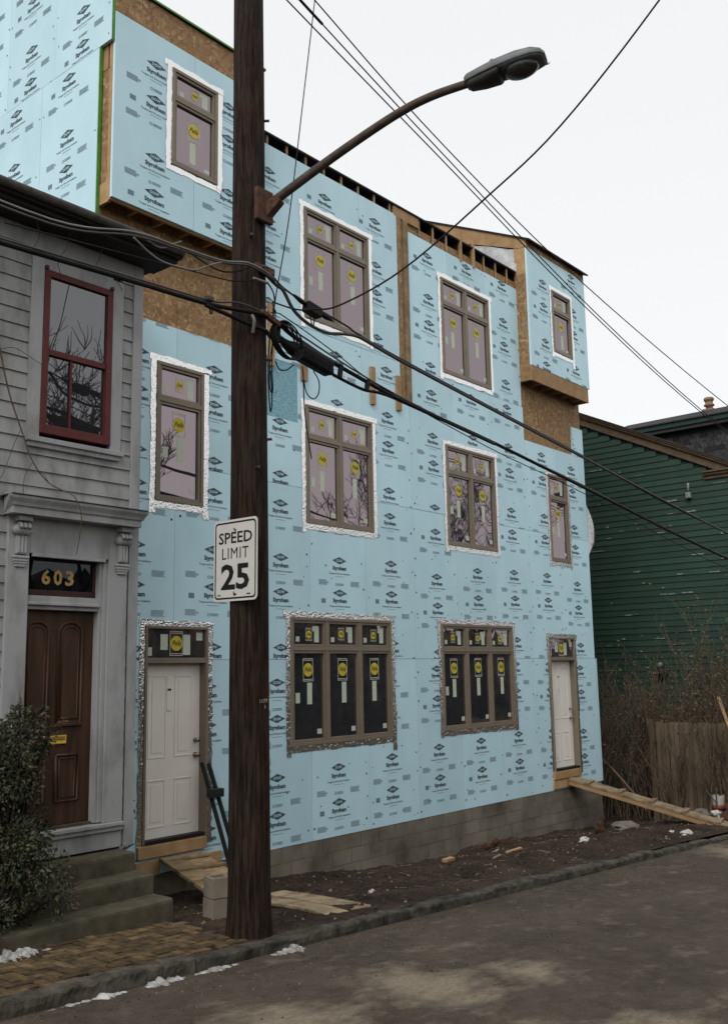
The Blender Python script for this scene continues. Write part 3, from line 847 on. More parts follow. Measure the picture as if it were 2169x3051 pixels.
# shed roof of the right bay, rising backwards, with its wooden side and white wrap below
def rk(y): return 8.485 + (y + .27) * .478
mb = MB(); q = X0 - .004
mb.add([(q, -.27, rk(-.27) - .03), (q, -.27, 8.30), (q, -.09, 8.31), (q, 1.0, 8.74), (q, 2.3, 9.2), (q, 2.3, rk(2.3) - .03)] + [(q + .03, -.265, rk(-.265) - .03), (q + .03, -.265, 8.30), (q + .03, -.09, 8.31), (q + .03, 1.0, 8.74), (q + .03, 2.3, 9.2), (q + .03, 2.3, rk(2.3) - .03)],
       [(0, 1, 2, 3, 4, 5), (11, 10, 9, 8, 7, 6)] + [(i, (i + 1) % 6, (i + 1) % 6 + 6, i + 6) for i in range(6)])
mb.build('roof_side_board', 'lumber', house)
mb = MB()
e = .06
mb.add([(X0 - .03, -.36, rk(-.36) - .0), (X1 + .05, -.36, rk(-.36)), (X1 + .05, 2.6, rk(2.6)), (X0 - .03, 2.6, rk(2.6)), (X0 - .03, -.36, rk(-.36) - .035), (X1 + .05, -.36, rk(-.36) - .035), (X1 + .05, 2.6, rk(2.6) - .035), (X0 - .03, 2.6, rk(2.6) - .035)],
       [(0, 1, 2, 3), (7, 6, 5, 4), (0, 4, 5, 1), (1, 5, 6, 2), (2, 6, 7, 3), (3, 7, 4, 0)])
mb.build('shed_roof', 'roof_edge', house)
mb = MB(); n = 14
for i in range(n + 1):
    for j in range(8):
        t, s = i / n, j / 7
        y = -.03 + t * 1.25; top = 8.30 + .40 * max(0, y + .05) ; bot = 7.80 + .5 * t * t + .10 * t
        z = top + (bot - top) * s
        mb.v.append((X0 + .004 + .025 * noise.noise(Vector((t * 5, s * 4, 2))) + .02 * sin(t * 9 + s * 5), y + .05 * s * noise.noise(Vector((t * 3, s * 3, 7))), z))
mb.f = [(i * 8 + j, (i + 1) * 8 + j, (i + 1) * 8 + j + 1, i * 8 + j + 1) for i in range(n) for j in range(7)]; mb.m = [0] * len(mb.f)
mb.build('house_wrap', 'wrap', house, True, fix=False)
MB().box(X0 + .05, X1, 2.3, 2.35, 8.3, 9.6).build('bay_core', 'core', house)
MB().box(X0 + .06, X1 - .03, .25, 2.3, 7.6, 8.6).build('bay_core', 'core', house)
# loose end of house wrap at the right corner
mb = MB()
for i in range(9):
    for j in range(6):
        t, s = i / 8, j / 5
        w = .03 + .30 * t ** 1.4 if t < .78 else .24 * (1 - t) / .22 + .01
        mb.v.append((18.625 + w * s + .01 * noise.noise(Vector((i, j, 4))), .02 + .10 * sin(s * 3 + t * 4) * s, 3.52 - 1.13 * t - .08 * s))
mb.f = [(i * 6 + j, (i + 1) * 6 + j, (i + 1) * 6 + j + 1, i * 6 + j + 1) for i in range(8) for j in range(5)]; mb.m = [0] * len(mb.f)
mb.build('house_wrap', 'wrap', house, True, fix=False)

# ------------------------------------------------------------------ the old grey house
G = -.88
grey = thing('clapboard_house', 'old grey clapboard house with oxblood sash window and panelled door', 'house', (4.4, G, -2.3))
MB().box(-3, 6.41, G + .135, 7.5, -3, 4.9).build('wall_core', 'core', grey)
open_ = [(5.05, 6.16, 2.35, 4.56), (4.895, 6.268, -1.75, 1.56), (4.85, 6.42, 1.56, 1.70)]
row = 1.228 - .1625 * 19; k = 0
while row < 4.56:
    z0, z1 = max(row, -1.75), min(row + .1625, 4.56)
    if z1 > -1.7:
        iv = [(-3, 6.303)]
        for h in open_:
            if h[2] < z1 - .02 and h[3] > z0 + .02:
                nv = []
                for a, b in iv:
                    if h[1] <= a or h[0] >= b: nv.append((a, b)); continue
                    if h[0] > a: nv.append((a, h[0]))
                    if h[1] < b: nv.append((h[1], b))
                iv = nv
        for a, b in iv:
            if b - a < .02: continue
            y0, y1 = G - .020 + rnd.uniform(-.002, .002), G - .004
            mb = MB().add([(a, y0, z0), (b, y0, z0), (b, y0 + .002, z0 + .012), (a, y0 + .002, z0 + .012), (a, y1, z1 - .004), (b, y1, z1 - .004), (a, G + .03, z1 - .004), (b, G + .03, z1 - .004), (a, G + .03, z0), (b, G + .03, z0)],
                          [(0, 1, 2, 3), (3, 2, 5, 4), (4, 5, 7, 6), (0, 8, 9, 1), (0, 3, 4, 6, 8), (1, 9, 7, 5, 2), (8, 6, 7, 9)])
            mb.build('siding_board', 'grey_paint', grey)
    row += .1625; k += 1
MB().box(6.305, 6.427, G - .035, G + .03, -1.72, 4.56).build('corner_board', 'grey_trim', grey, bevel=.004)
MB().box(-3, 6.304, G - .030, G + .03, 4.36, 4.56).build('frieze_board', 'grey_trim', grey, bevel=.004)
# eave: soffit, gutter, low roof
ev = thing
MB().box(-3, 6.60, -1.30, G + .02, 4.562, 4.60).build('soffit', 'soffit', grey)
mb = MB()
mb.add([(-3, -1.36, 4.60), (6.62, -1.36, 4.60), (6.62, -1.42, 4.70), (-3, -1.42, 4.70), (-3, 7, 5.5), (6.45, 7, 5.5), (6.62, -1.30, 4.60), (-3, -1.30, 4.60), (-3, 7, 4.6), (6.45, 7, 4.6)],
       [(0, 1, 2, 3), (3, 2, 5, 4), (1, 6, 2), (6, 9, 5, 2), (0, 7, 6, 1), (7, 8, 9, 6), (8, 4, 5, 9), (0, 3, 4, 8, 7)])
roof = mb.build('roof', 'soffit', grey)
MB().tube([(-3, -1.40, 4.665), (6.60, -1.40, 4.665)], .045, 8).build('gutter', 'gutter', grey, True)
MB().lathe((5.0, -.9, 4.70), [(.09, 0), (.09, .14), (.12, .15), (.12, .20), (.05, .22)], 12).build('roof_vent', 'soffit', roof, True)
# sash window
def box_frame(x0, x1, z0, z1, w, y0, y1, name, m, parent, bevel=.004, wb=None):
    wb = wb or w
    mb = MB().box(x0, x1, y0, y1, z1 - w, z1).box(x0, x1, y0, y1, z0, z0 + wb)
    mb.box(x0, x0 + w, y0 + .001, y1, z0 + wb, z1 - w).box(x1 - w, x1, y0 + .001, y1, z0 + wb, z1 - w)
    return mb.build(name, m, parent, bevel=bevel)
win = box_frame(5.188, 6.025, 2.43, 4.168, .07, G - .045, G + .05, 'window', 'red_paint', grey, wb=.095)
for (a, b, c, d, n_) in ((5.045, 5.187, 2.38, 4.30, 'casing'), (6.026, 6.165, 2.38, 4.30, 'casing'), (5.045, 6.165, 4.17, 4.358, 'casing')):
    if c == 4.17: a, b = 5.188, 6.025
    MB().box(a, b, G - .034, G + .03, c, d).build(n_, 'grey_trim', win, bevel=.003)
MB().box(5.04, 6.185, G - .075, G + .03, 2.325, 2.379).build('window_sill', 'grey_trim', win, bevel=.006)
MB().box(5.06, 6.15, G - .05, G + .03, 2.275, 2.324).build('apron_moulding', 'grey_trim', win, bevel=.006)
MB().box(5.259, 5.954, G - .03, G + .02, 3.262, 3.325).build('meeting_rail', 'red_paint', win, bevel=.003)
for (zz0, zz1, yy) in ((3.32, 4.098, G - .012), (2.525, 3.265, G + .004)):
    MB().box(5.25, 5.963, yy, yy + .008, zz0, zz1).build('pane', 'glass_old', win)
MB().box(5.53, 5.555, G - .016, G - .008, 2.53, 3.262).build('sash_bar', 'red_paint', win)
for xx in (5.20, 6.0): MB().box(xx - .015, xx + .015, G - .07, G - .03, 4.165, 4.20).build('shutter_pintle', 'rust', win)
# door surround
MB().box(4.89, 5.122, G - .05, G + .03, -1.46, 1.56).build('pilaster', 'grey_trim', grey, bevel=.005)
MB().box(6.04, 6.273, G - .05, G + .03, -1.46, 1.56).build('pilaster', 'grey_trim', grey, bevel=.005)
MB().box(5.123, 6.039, G - .049, G + .03, 1.205, 1.56).build('frieze_panel', 'grey_trim', grey, bevel=.004)
MB().box(5.15, 6.0, G - .062, G - .03, 1.17, 1.205).build('drip_moulding', 'grey_trim', grey, bevel=.006)
for y0, y1, a in ((G - .03, G + .12, 5.99), (G - .012, G + .12, 5.955)):
    MB().box(a, a + .05 if a > 5.98 else a + .034, y0, y1, -1.45, 1.17).build('door_casing', 'grey_trim', grey, bevel=.004)
# bracketed hood
hood = MB()
prof = [(-.03, 1.556), (-.20, 1.556), (-.20, 1.625), (-.215, 1.63), (-.225, 1.66), (-.25, 1.70), (-.255, 1.725), (-.03, 1.775)]
n = len(prof)
for s, x in ((0, 4.84), (1, 6.335)):
    for (py, pz) in prof:
        e = max(0, -py - .2) * 1.1
        hood.v.append((x + (e if s else -e), G + py, pz))
hood.f = [(i, (i + 1) % n, n + (i + 1) % n, n + i) for i in range(n)] + [tuple(range(n))[::-1], tuple(range(n, 2 * n))]
hood.m = [0] * len(hood.f)
hd = hood.build('door_hood', 'grey_trim', grey, bevel=.003)
MB().box(4.80, 6.375, G - .262, G, 1.728, 1.738).build('hood_flashing', 'soffit', hd)
for (a, b) in ((4.945, 5.09), (6.125, 6.27)):
    cx = (a + b) / 2
    br = MB().box(a, b, G - .15, G - .05, 1.50, 1.554).build('bracket', 'grey_trim', grey, bevel=.006)
    for q in (-1, 0, 1):     # scrolled top of three rolls
        pts = []
        for i in range(13):
            t = i / 12 * 1.6 * pi; rr = .062 - .004 * i
            pts.append((cx + q * .045, G - .10 - rr * cos(t) * .75, 1.425 + rr * sin(t)))
        MB().tube(pts, .021, 6).build('scroll', 'grey_trim', br, True)
        MB().lathe((cx + q * .045, G - .045, 1.415), [(.055, 0), (.056, .05), (.04, .075), (.02, .085)], 10, axis='y').build('scroll', 'grey_trim', br, True)
    MB().box(a + .015, b - .015, G - .085, G - .05, 1.18, 1.38).build('bracket_stem', 'grey_trim', br, bevel=.006)
    for q in (-1, 0, 1): MB().box(cx + q * .036 - .012, cx + q * .036 + .012, G - .096, G - .08, 1.19, 1.36).build('flute', 'grey_trim', br, bevel=.006)
    for j, (zz, ww) in enumerate(((1.15, .012), (1.12, .006), (1.095, -.004), (1.068, -.014))):
        MB().box(a - ww, b + ww, G - .09 + .006 * j, G - .05, zz - .012, zz + .016).build('bracket_foot', 'grey_trim', br, bevel=.008)
# transom with gilt number
tr = MB().box(5.123, 5.953, G + .075, G + .085, .80, 1.18).build('transom_window', 'glass_dark', grey)
box_frame(5.124, 5.952, .795, 1.18, .03, G + .05, G + .073, 'transom_sash', 'sash_dark', tr, wb=.065)
mb = MB()
for i, ch in enumerate('603'):
    flat_add(mb, fit_text(ch, 5.335 + i * .135, 5.435 + i * .135, .925, 1.075, bold=.035), G + .0715)
for i in range(3):
    o_ = MB(); flat_add(o_, fit_text('603'[i], 5.335 + i * .135, 5.435 + i * .135, .915, 1.07, bold=.03), G + .0715)
    o_.build('house_number', 'gold', tr, fix=False)
MB().box(5.123, 5.954, G - .012, G + .1, .735, .795).build('transom_bar', 'grey_trim', grey, bevel=.004)
MB().box(5.123, 5.954, G - .035, G + .1, .70, .735).build('transom_bar', 'grey_trim', grey, bevel=.008)
MB().box(5.123, 5.954, G - .004, G + .1, .66, .70).build('transom_bar', 'grey_trim', grey, bevel=.004)
# panelled front door with arched upper panels
dy = G + .075
fd = MB().box(5.122, 5.954, dy, dy + .05, -1.43, .66).build('front_door', 'oak', grey)
def moulding(pts, rr=.016): MB().tube(pts, rr, 6).build('panel_moulding', 'oak', fd, True)
for (a, b) in ((5.175, 5.44), (5.55, 5.825)):
    cx, rad = (a + b) / 2, (b - a) / 2
    arch = [(cx - rad * cos(pi * i / 14), dy - .003, .43 + rad * .85 * sin(pi * i / 14)) for i in range(15)]
    moulding([(a, dy - .003, -.45)] + arch + [(b, dy - .003, -.45), (a, dy - .003, -.45)])
    r2 = rad - .04
    arch2 = [(cx - r2 * cos(pi * i / 14), dy - .001, .42 + r2 * .85 * sin(pi * i / 14)) for i in range(15)]
    moulding([(cx - r2, dy - .001, -.41)] + arch2 + [(cx + r2, dy - .001, -.41), (cx - r2, dy - .001, -.41)], .010)
    MB().box(a - .01, b + .01, dy - .03, dy, -.485, -.455).build('panel_ledge', 'oak', fd, bevel=.006)
    moulding([(a + .01, dy - .003, -.765), (b - .01, dy - .003, -.765), (b - .01, dy - .003, -1.21), (a + .01, dy - .003, -1.21), (a + .01, dy - .003, -.765)])
    moulding([(a + .05, dy - .002, -.80), (b - .05, dy - .002, -.80), (b - .05, dy - .002, -1.17), (a + .05, dy - .002, -1.17), (a + .05, dy - .002, -.80)], .009)
box_frame(5.38, 5.665, -.655, -.572, .018, dy - .02, dy, 'letter_slot', 'brass', fd, .003)
MB().box(5.395, 5.65, dy - .012, dy, -.638, -.590).build('letter_flap', 'brass', fd, bevel=.004)
MB().box(5.40, 5.645, dy - .017, dy - .0125, -.611, -.606).build('letter_flap_edge', 'black', fd)
# sill, base board, mail box
MB().box(4.88, 6.272, G - .09, G + .1, -1.50, -1.462).build('door_sill', 'grey_trim', grey, bevel=.006)
MB().box(4.88, 6.272, G - .07, G + .1, -1.545, -1.502).build('door_sill', 'grey_trim', grey, bevel=.004)
MB().box(4.3, 6.274, G - .04, G + .05, -1.715, -1.546).build('base_board', 'grey_trim', grey, bevel=.004)
MB().box(5.123, 5.954, G + .02, G + .12, -1.461, -1.435).build('threshold', 'concrete', grey)
MB().box(5.005, 5.035, G - .075, G - .05, -.42, -.33).build('doorbell', 'gutter', grey, bevel=.004)
MB().box(-3, 6.30, G + .0, G + .3, -3, -1.76).build('foundation', 'concrete', grey)

# front steps
st = thing('front_steps', 'three worn mossy concrete steps below the grey house door', 'steps', (5.5, -1.4, -2.3))
for (yf, zt_, zb_) in ((-1.20, -1.735, -2.6), (-1.50, -1.912, -2.6), (-1.80, -2.096, -2.65)):
    mb = MB(); nx = 30
    prof = [(-.86, zt_), (yf + .03, zt_), (yf + .005, zt_ - .012), (yf, zt_ - .035), (yf - .006, zb_), (-.86, zb_)]
    for i in range(nx + 1):
        x = 4.45 + (6.24 - 4.45) * i / nx
        for (yy, zz) in prof:
            d = .007 * noise.noise(Vector((x * 3, yy * 9, zz * 2))) + .005 * noise.noise(Vector((x * 14, yy * 5, zz * 9)))
            mb.v.append((x, yy + d * (yy < -.9), zz + d * .6))
    n = len(prof)
    for i in range(nx):
        for j in range(n - 1): mb.f.append((i * n + j, (i + 1) * n + j, (i + 1) * n + j + 1, i * n + j + 1))
    mb.f += [tuple(range(n))[::-1], tuple(range(nx * n, nx * n + n))]; mb.m = [0] * len(mb.f)
    mb.build('step', 'concrete', st)

# ------------------------------------------------------------------ brick pavement in herringbone, kerb
pav = tag(grid('brick_pavement', lin(1.5, 6.3, 12), lin(-3.06, -1.0, 6), lambda x, y: walk_z(x, y) - .022, 'sand'), kind='structure')
L_, W_ = .205, .1
bme = MB().box(-L_ / 2 + .0075, L_ / 2 - .0075, -W_ / 2 + .0075, W_ / 2 - .0075, -.05, 0).mesh('brick', 'brick')
cnt = 0
ua = .1025
for px in range(-2, 44):
    for py in range(-3, 14):
        if (px - py) % 4: continue
        for cx, cy, rot in ((3.0 + (px + 1) * ua, -3.04 + (py + .5) * ua, 0), (3.0 + (px + .5) * ua, -3.04 + (py + 2) * ua, pi / 2)):
            if not -3.0 < cy < -1.72: continue
            if cx > 6.24 - .16 * (-(cy + 1.76)) + rnd.uniform(-.05, .05): continue
            w = Matrix.Translation((cx, cy, walk_z(cx, cy) + rnd.uniform(-.009, .006))) @ Matrix.Rotation(.0488, 4, 'Y') @ Matrix.Rotation(rot + rnd.uniform(-.03, .03), 4, 'Z') @ Matrix.Rotation(rnd.uniform(-.025, .025), 4, 'X') @ Matrix.Rotation(rnd.uniform(-.02, .02), 4, 'Y')
            link('brick', bme, pav, w); cnt += 1
print('bricks', cnt)

kerb = thing('kerb', 'x', 'kerb', (6, -3.12, -2.3)); del kerb['label'], kerb['category']; kerb['kind'] = 'structure'
x = -6.0; kk = 0
while x < 21:
    ln = 2.35 if x < 8 else 2.0
    seg = 110; prof = [(-3.206, -.3), (-3.204, .0), (-3.202, .045), (-3.198, .085), (-3.188, .099), (-3.15, .104), (-3.10, .104), (-3.05, .104), (-3.045, -.3)]
    if abs(x + ln - 5.35) < 2.36 and x < 5.35 < x + ln: ln = 5.35 - x
    drop = .045 * sstep(9, 15, x)
    mb = MB(); n = len(prof); dz = rnd.uniform(-.012, .012)
    for i in range(seg + 1):
        xx = x + .008 + (ln - .016) * i / seg
        for (py, pz) in prof:
            w = noise.noise(Vector((xx * 2.3, py * 7, pz * 4))) * .016 + noise.noise(Vector((xx * 9, py * 22, pz * 12))) * .012 + noise.noise(Vector((xx * 31, py * 60, pz * 40))) * .009 - .02 * max(0, noise.noise(Vector((xx * 1.7, 5, pz * 6))) - .25) * (.05 < pz)
            w *= (pz > 0)
            mb.v.append((xx, py + w, KL(xx) + pz + w * .8 + dz - drop))
    for i in range(seg):
        for j in range(n - 1): mb.f.append((i * n + j, (i + 1) * n + j, (i + 1) * n + j + 1, i * n + j + 1))
    mb.f += [tuple(range(n))[::-1], tuple(range(seg * n, seg * n + n))]; mb.m = [0] * len(mb.f)
    mb.build('kerb_stone', 'kerb', kerb, False)
    x += ln

# old snow along the kerb and by the bush
def snow(pts, label, seed, zf):
    mb = MB(); k = 0
    vs_all = []
    pts = smooth_path(pts, 11)
    # one continuous uneven ridge
    n = 7; rg = random.Random(seed)
    for i, p in enumerate(pts):
        t = i / (len(pts) - 1); w = .8 * p[2] * (sin(pi * min(1, max(0, t))) ** .45) * max(.12, 1 + 1.5 * noise.noise(Vector((i * .8, seed + .3, 0)))) + .004
        zz = zf(p[0], p[1])
        for j in range(n):
            a = pi * j / (n - 1)
            h = w * .42 * sin(a) * (1 + .6 * noise.noise(Vector((i * 1.1, j * 1.7, seed))))
            mb.v.append((p[0] + .03 * noise.noise(Vector((i * 1.3, j, seed + 3))), p[1] + w * cos(a) + .02 * noise.noise(Vector((i * .9, j * .8, seed + 9))), zz - .006 + max(0, h)))
    for i in range(len(pts) - 1):
        for j in range(n - 1): mb.f.append((i * n + j, (i + 1) * n + j, (i + 1) * n + j + 1, i * n + j + 1))
    mb.m = [0] * len(mb.f)
    o = mb.build('snow_patch', 'snow', None, True)
    tag(o, label, 'snow', 'strips of old snow'); return o
snow([(3.96, -3.23, .02), (4.2, -3.225, .035), (4.5, -3.235, .055), (4.68, -3.235, .02)], 'long thin strip of old snow nearest the lower left corner, along the kerb', 1, road_z)
snow([(4.83, -3.25, .05), (4.93, -3.245, .085), (5.06, -3.24, .06), (5.2, -3.25, .045)], 'lumpy snow patch at the joint between two kerb stones', 2, road_z)
snow([(5.26, -3.255, .02), (5.4, -3.25, .035), (5.6, -3.25, .055), (5.76, -3.25, .03)], 'snow strip along the kerb, second from the utility pole', 3, road_z)
snow([(6.08, -3.25, .02), (6.25, -3.26, .06), (6.38, -3.25, .09), (6.52, -3.27, .03)], 'small snow heap against the kerb just right of the utility pole', 4, road_z)
snow([(4.15, -2.1, .08), (4.4, -2.02, .11), (4.6, -1.98, .09), (4.85, -1.95, .03)], 'melting snow on the brick pavement beneath the evergreen bush', 5, walk_z)

# ------------------------------------------------------------------ utility pole and what hangs on it
PX, PY = 6.25, -2.85
pole = thing('utility_pole', 'tall dark weathered wooden utility pole at the kerb', 'pole', (PX, PY, -2.35))
def pole_c(z): t = (z + 2.4) / 9.3; return (PX - .02 * t, PY, z)
def pole_r(z): t = (z + 2.4) / 9.3; return .192 - .042 * t
mb = MB(); nz, n = 70, 40
for i in range(nz + 1):
    z = -2.6 + 12.2 * i / nz
    for k in range(n):
        a = 2 * pi * k / n
        w = noise.noise(Vector((cos(a) * 4, sin(a) * 4, z * .35))) * .006 + noise.noise(Vector((cos(a) * 11, sin(a) * 11, z * .8))) * .004
        cr = -.012 if (k in (9, 23, 31) and noise.noise(Vector((k, 0, z * .4))) > -.25) else 0
        rr = pole_r(z) + w + cr + (.02 * sstep(-1.9, -2.4, z))
        c = pole_c(z); mb.v.append((c[0] + rr * cos(a), c[1] + rr * sin(a), z))
mb.f = [(i * n + k, i * n + (k + 1) % n, (i + 1) * n + (k + 1) % n, (i + 1) * n + k) for i in range(nz) for k in range(n)]
mb.f.append(tuple(range(nz * n, nz * n + n))); mb.m = [0] * len(mb.f)
mb.build('pole_shaft', 'pole', pole, True, fix=False)
# bolts, staples, conduit staple and bracket hardware
for (a, z) in ((-1.2, 3.45), (-1.0, 2.2), (-1.5, 3.9), (-.9, 5.5), (-1.9, 1.9), (-2.2, 4.2), (-.75, 3.0)):
    c = pole_c(z); rr = pole_r(z)
    MB().tube([(c[0] + rr * .9 * cos(a), c[1] + rr * .9 * sin(a), z), (c[0] + (rr + .05) * cos(a), c[1] + (rr + .05) * sin(a), z)], .014, 7).build('bolt', 'rust', pole)
MB().box(6.17, 6.42, -3.03, -2.99, 3.86, 3.93).build('cable_clamp', 'rust_red', pole, bevel=.008)
MB().bar((6.20, -3.06, 3.43), (6.46, -3.04, 3.36), .05, .05).build('cable_clamp', 'rust_red', pole, bevel=.008)
MB().tube(smooth_path([(6.12, -3.03, 3.2), (6.10, -3.07, 3.3), (6.09, -3.05, 3.36)]), .016, 6).build('staple', 'cable_pale', pole)
r = random.Random(21)
for k in range(7):       # chalked marks and old staples low on the shaft
    a, z = -.75 + r.uniform(-.12, .1), .0 + r.uniform(-.9, .1); c = pole_c(z); rr = pole_r(z) + .004
    MB().bar((c[0] + rr * cos(a), c[1] + rr * sin(a), z), (c[0] + rr * cos(a + .02), c[1] + rr * sin(a + .02), z + r.uniform(.02, .07)), .01, .006).build('scuff_mark', 'white_line', pole)

for t_, x0, x1, z0, z1 in (('1177', 6.19, 6.285, -.265, -.232), ('3', 6.245, 6.262, -.315, -.285)):
    cm_ = MB(); flat_add(cm_, fit_text(t_, x0, x1, z0, z1), -3.046); cm_.build('chalk_number', 'white_line', pole, fix=False)

# street lamp arm and cobra-head lamp
AL = radians(18); ad = Vector((sin(AL), -cos(AL), 0))
def arm_p(d, z): return Vector((6.28, -2.96, 0)) + ad * d + Vector((0, 0, z))
lamp = thing('street_lamp', 'grey cobra-head street lamp on a rusty curved arm', 'street lamp', (6.28, -3.03, 4.5))
path = smooth_path([arm_p(.0, 4.50), arm_p(.30, 4.66), arm_p(.88, 4.945), arm_p(1.44, 5.185), arm_p(1.82, 5.29), arm_p(2.30, 5.335)], 8)
MB().tube(path, [.047 - .010 * i / len(path) for i in range(len(path))], 12).build('lamp_arm', 'rust', lamp, True)
MB().box(6.14, 6.36, -3.07, -3.02, 4.36, 4.70).build('mounting_bracket', 'rust_red', lamp, bevel=.01)
MB().bar(arm_p(.05, 4.44), arm_p(.22, 4.60), .10, .10).build('arm_socket', 'rust_red', lamp, bevel=.012)
sdv = Vector((cos(AL), sin(AL), 0)); upv = Vector((0, 0, 1))
h0 = arm_p(2.14, 5.325); fwd = (ad * .995 + upv * .09).normalized(); hup = (upv - fwd * upv.dot(fwd)).normalized()
def hp(d, s, u): return h0 + fwd * d + sdv * s + hup * u
def loft(secs, n, name, m, parent):
    mb = MB()
    for (d, w, zt, zb) in secs:
        for k in range(n):
            a = 2 * pi * k / n; cx, sx = cos(a), sin(a)
            e = .62
            px = (abs(cx) ** e) * (1 if cx >= 0 else -1) * w; pz = (abs(sx) ** e) * (1 if sx >= 0 else -1)
            mb.v.append(tuple(hp(d, px, pz * (zt if pz > 0 else zb))))
    k_ = len(secs)
    mb.f = [(i * n + k, i * n + (k + 1) % n, (i + 1) * n + (k + 1) % n, (i + 1) * n + k) for i in range(k_ - 1) for k in range(n)]
    mb.f += [tuple(range(n))[::-1], tuple(range((k_ - 1) * n, k_ * n))]; mb.m = [0] * len(mb.f)
    return mb.build(name, m, parent, True)
hd_ = loft([(0, .055, .055, .012), (.03, .075, .075, .012), (.15, .105, .085, .012), (.32, .135, .10, .012), (.5, .15, .105, .012), (.64, .145, .09, .012), (.72, .115, .06, .012), (.75, .07, .03, .010)], 24, 'lamp_housing', 'lamp_grey', lamp)
loft([(.015, .05, -.012, .05), (.05, .07, -.014, .075), (.18, .098, -.014, .085), (.31, .122, -.014, .075), (.335, .124, -.014, .05)], 20, 'ballast_door', 'lamp_dark', hd_)
loft([(.338, .128, -.013, .03), (.5, .142, -.013, .03), (.64, .136, -.013, .03), (.715, .105, -.013, .028), (.74, .06, -.013, .02)], 20, 'lens_frame', 'lamp_grey', hd_)
mb = MB()
for i in range(8):
    t = i / 7; rr = cos(t * pi / 2)
    for k in range(20):
        a = 2 * pi * k / 20
        mb.v.append(tuple(hp(.52 + .165 * rr * cos(a), .115 * rr * sin(a), -.03 - .085 * sin(t * pi / 2))))
mb.f = [(i * 20 + k, i * 20 + (k + 1) % 20, (i + 1) * 20 + (k + 1) % 20, (i + 1) * 20 + k) for i in range(7) for k in range(20)]; mb.m = [0] * len(mb.f)
M['lens'] = mat('smoked_refractor_glass', (.035, .034, .03), .18, 0, col2=(.02, .02, .018), scale=30, bmp=.35, bscale=60, bdist=.01, spec=.6)
mb.build('refractor_bowl', 'lens', hd_, True)
pc = MB()
for i, (rr, u) in enumerate(((.032, .09), (.032, .135), (.022, .15), (.004, .152))):
    for k in range(12): pc.v.append(tuple(hp(.27 + rr * cos(2 * pi * k / 12), rr * sin(2 * pi * k / 12), u)))
pc.f = [(i * 12 + k, i * 12 + (k + 1) % 12, (i + 1) * 12 + (k + 1) % 12, (i + 1) * 12 + k) for i in range(3) for k in range(12)]; pc.m = [0] * len(pc.f)
pc.build('photocell', 'lamp_grey', hd_, True)
MB().tube([hp(.70, .10, .0), hp(.76, .09, -.005), hp(.745, .06, -.03)], .009, 6).build('latch', 'aluminium', hd_)

# speed limit sign, facing traffic that comes from the left
sg = thing('speed_limit_sign', 'white 25 speed limit sign bolted to the utility pole', 'sign', (6.045, -2.87, .66))
def rrect(w, h, rad, n=6):
    out = []
    for (cx, cy, a0) in ((w / 2 - rad, h / 2 - rad, 0), (-w / 2 + rad, h / 2 - rad, pi / 2), (-w / 2 + rad, -h / 2 + rad, pi), (w / 2 - rad, -h / 2 + rad, 1.5 * pi)):
        out += [(cx + rad * cos(a0 + pi / 2 * i / n), cy + rad * sin(a0 + pi / 2 * i / n)) for i in range(n + 1)]
    return out
SM = Matrix.Translation((6.045, -2.873, 1.035)) @ Matrix.Rotation(-pi / 2 - .02, 4, 'Z') @ Matrix.Rotation(.01, 4, 'Y')
o = rrect(.604, .756, .045); mb = MB(); n = len(o)
mb.add([(p[0], 0, p[1]) for p in o] + [(p[0], .003, p[1]) for p in o], [tuple(range(n)), tuple(range(n, 2 * n))[::-1]] + [(i, (i + 1) % n, n + (i + 1) % n, n + i) for i in range(n)])
mb.build('sign_plate', 'sign_face', sg, world=SM)
a_, b_ = rrect(.565, .715, .038), rrect(.535, .685, .028); mb = MB()
mb.add([(p[0], -.0015, p[1]) for p in a_] + [(p[0], -.0015, p[1]) for p in b_], [(i, (i + 1) % n, n + (i + 1) % n, n + i) for i in range(n)])
mb.build('sign_border', 'black', sg, world=SM, fix=False)
for t, x0, x1, z0, z1, bo in (('SPEED', -.232, .232, .155, .262, .016), ('LIMIT', -.182, .182, .012, .115, .001), ('25', -.195, .195, -.275, -.035, .028)):
    mb = MB(); flat_add(mb, fit_text(t, x0, x1, z0, z1, bold=bo, spacing=1.12 if t == 'LIMIT' else 1.0), -.0015); mb.build('lettering', 'black', sg, world=SM, fix=False)
for z, x in ((.285, 0), (-.305, 0)):
    MB().lathe((x, 0, z), [(.016, 0), (.016, .006), (.010, .010), (.009, .018)], 8, axis='y').build('bolt', 'steel', sg, world=SM)
for x0, x1, z in ((-.24, -.20, -.325), (.16, .21, -.325), (-.02, .02, -.328)):
    mb = MB(); flat_add(mb, rect(x0, x1, z, z + .011), -.0015); mb.build('small_print', 'black', sg, world=SM, fix=False)

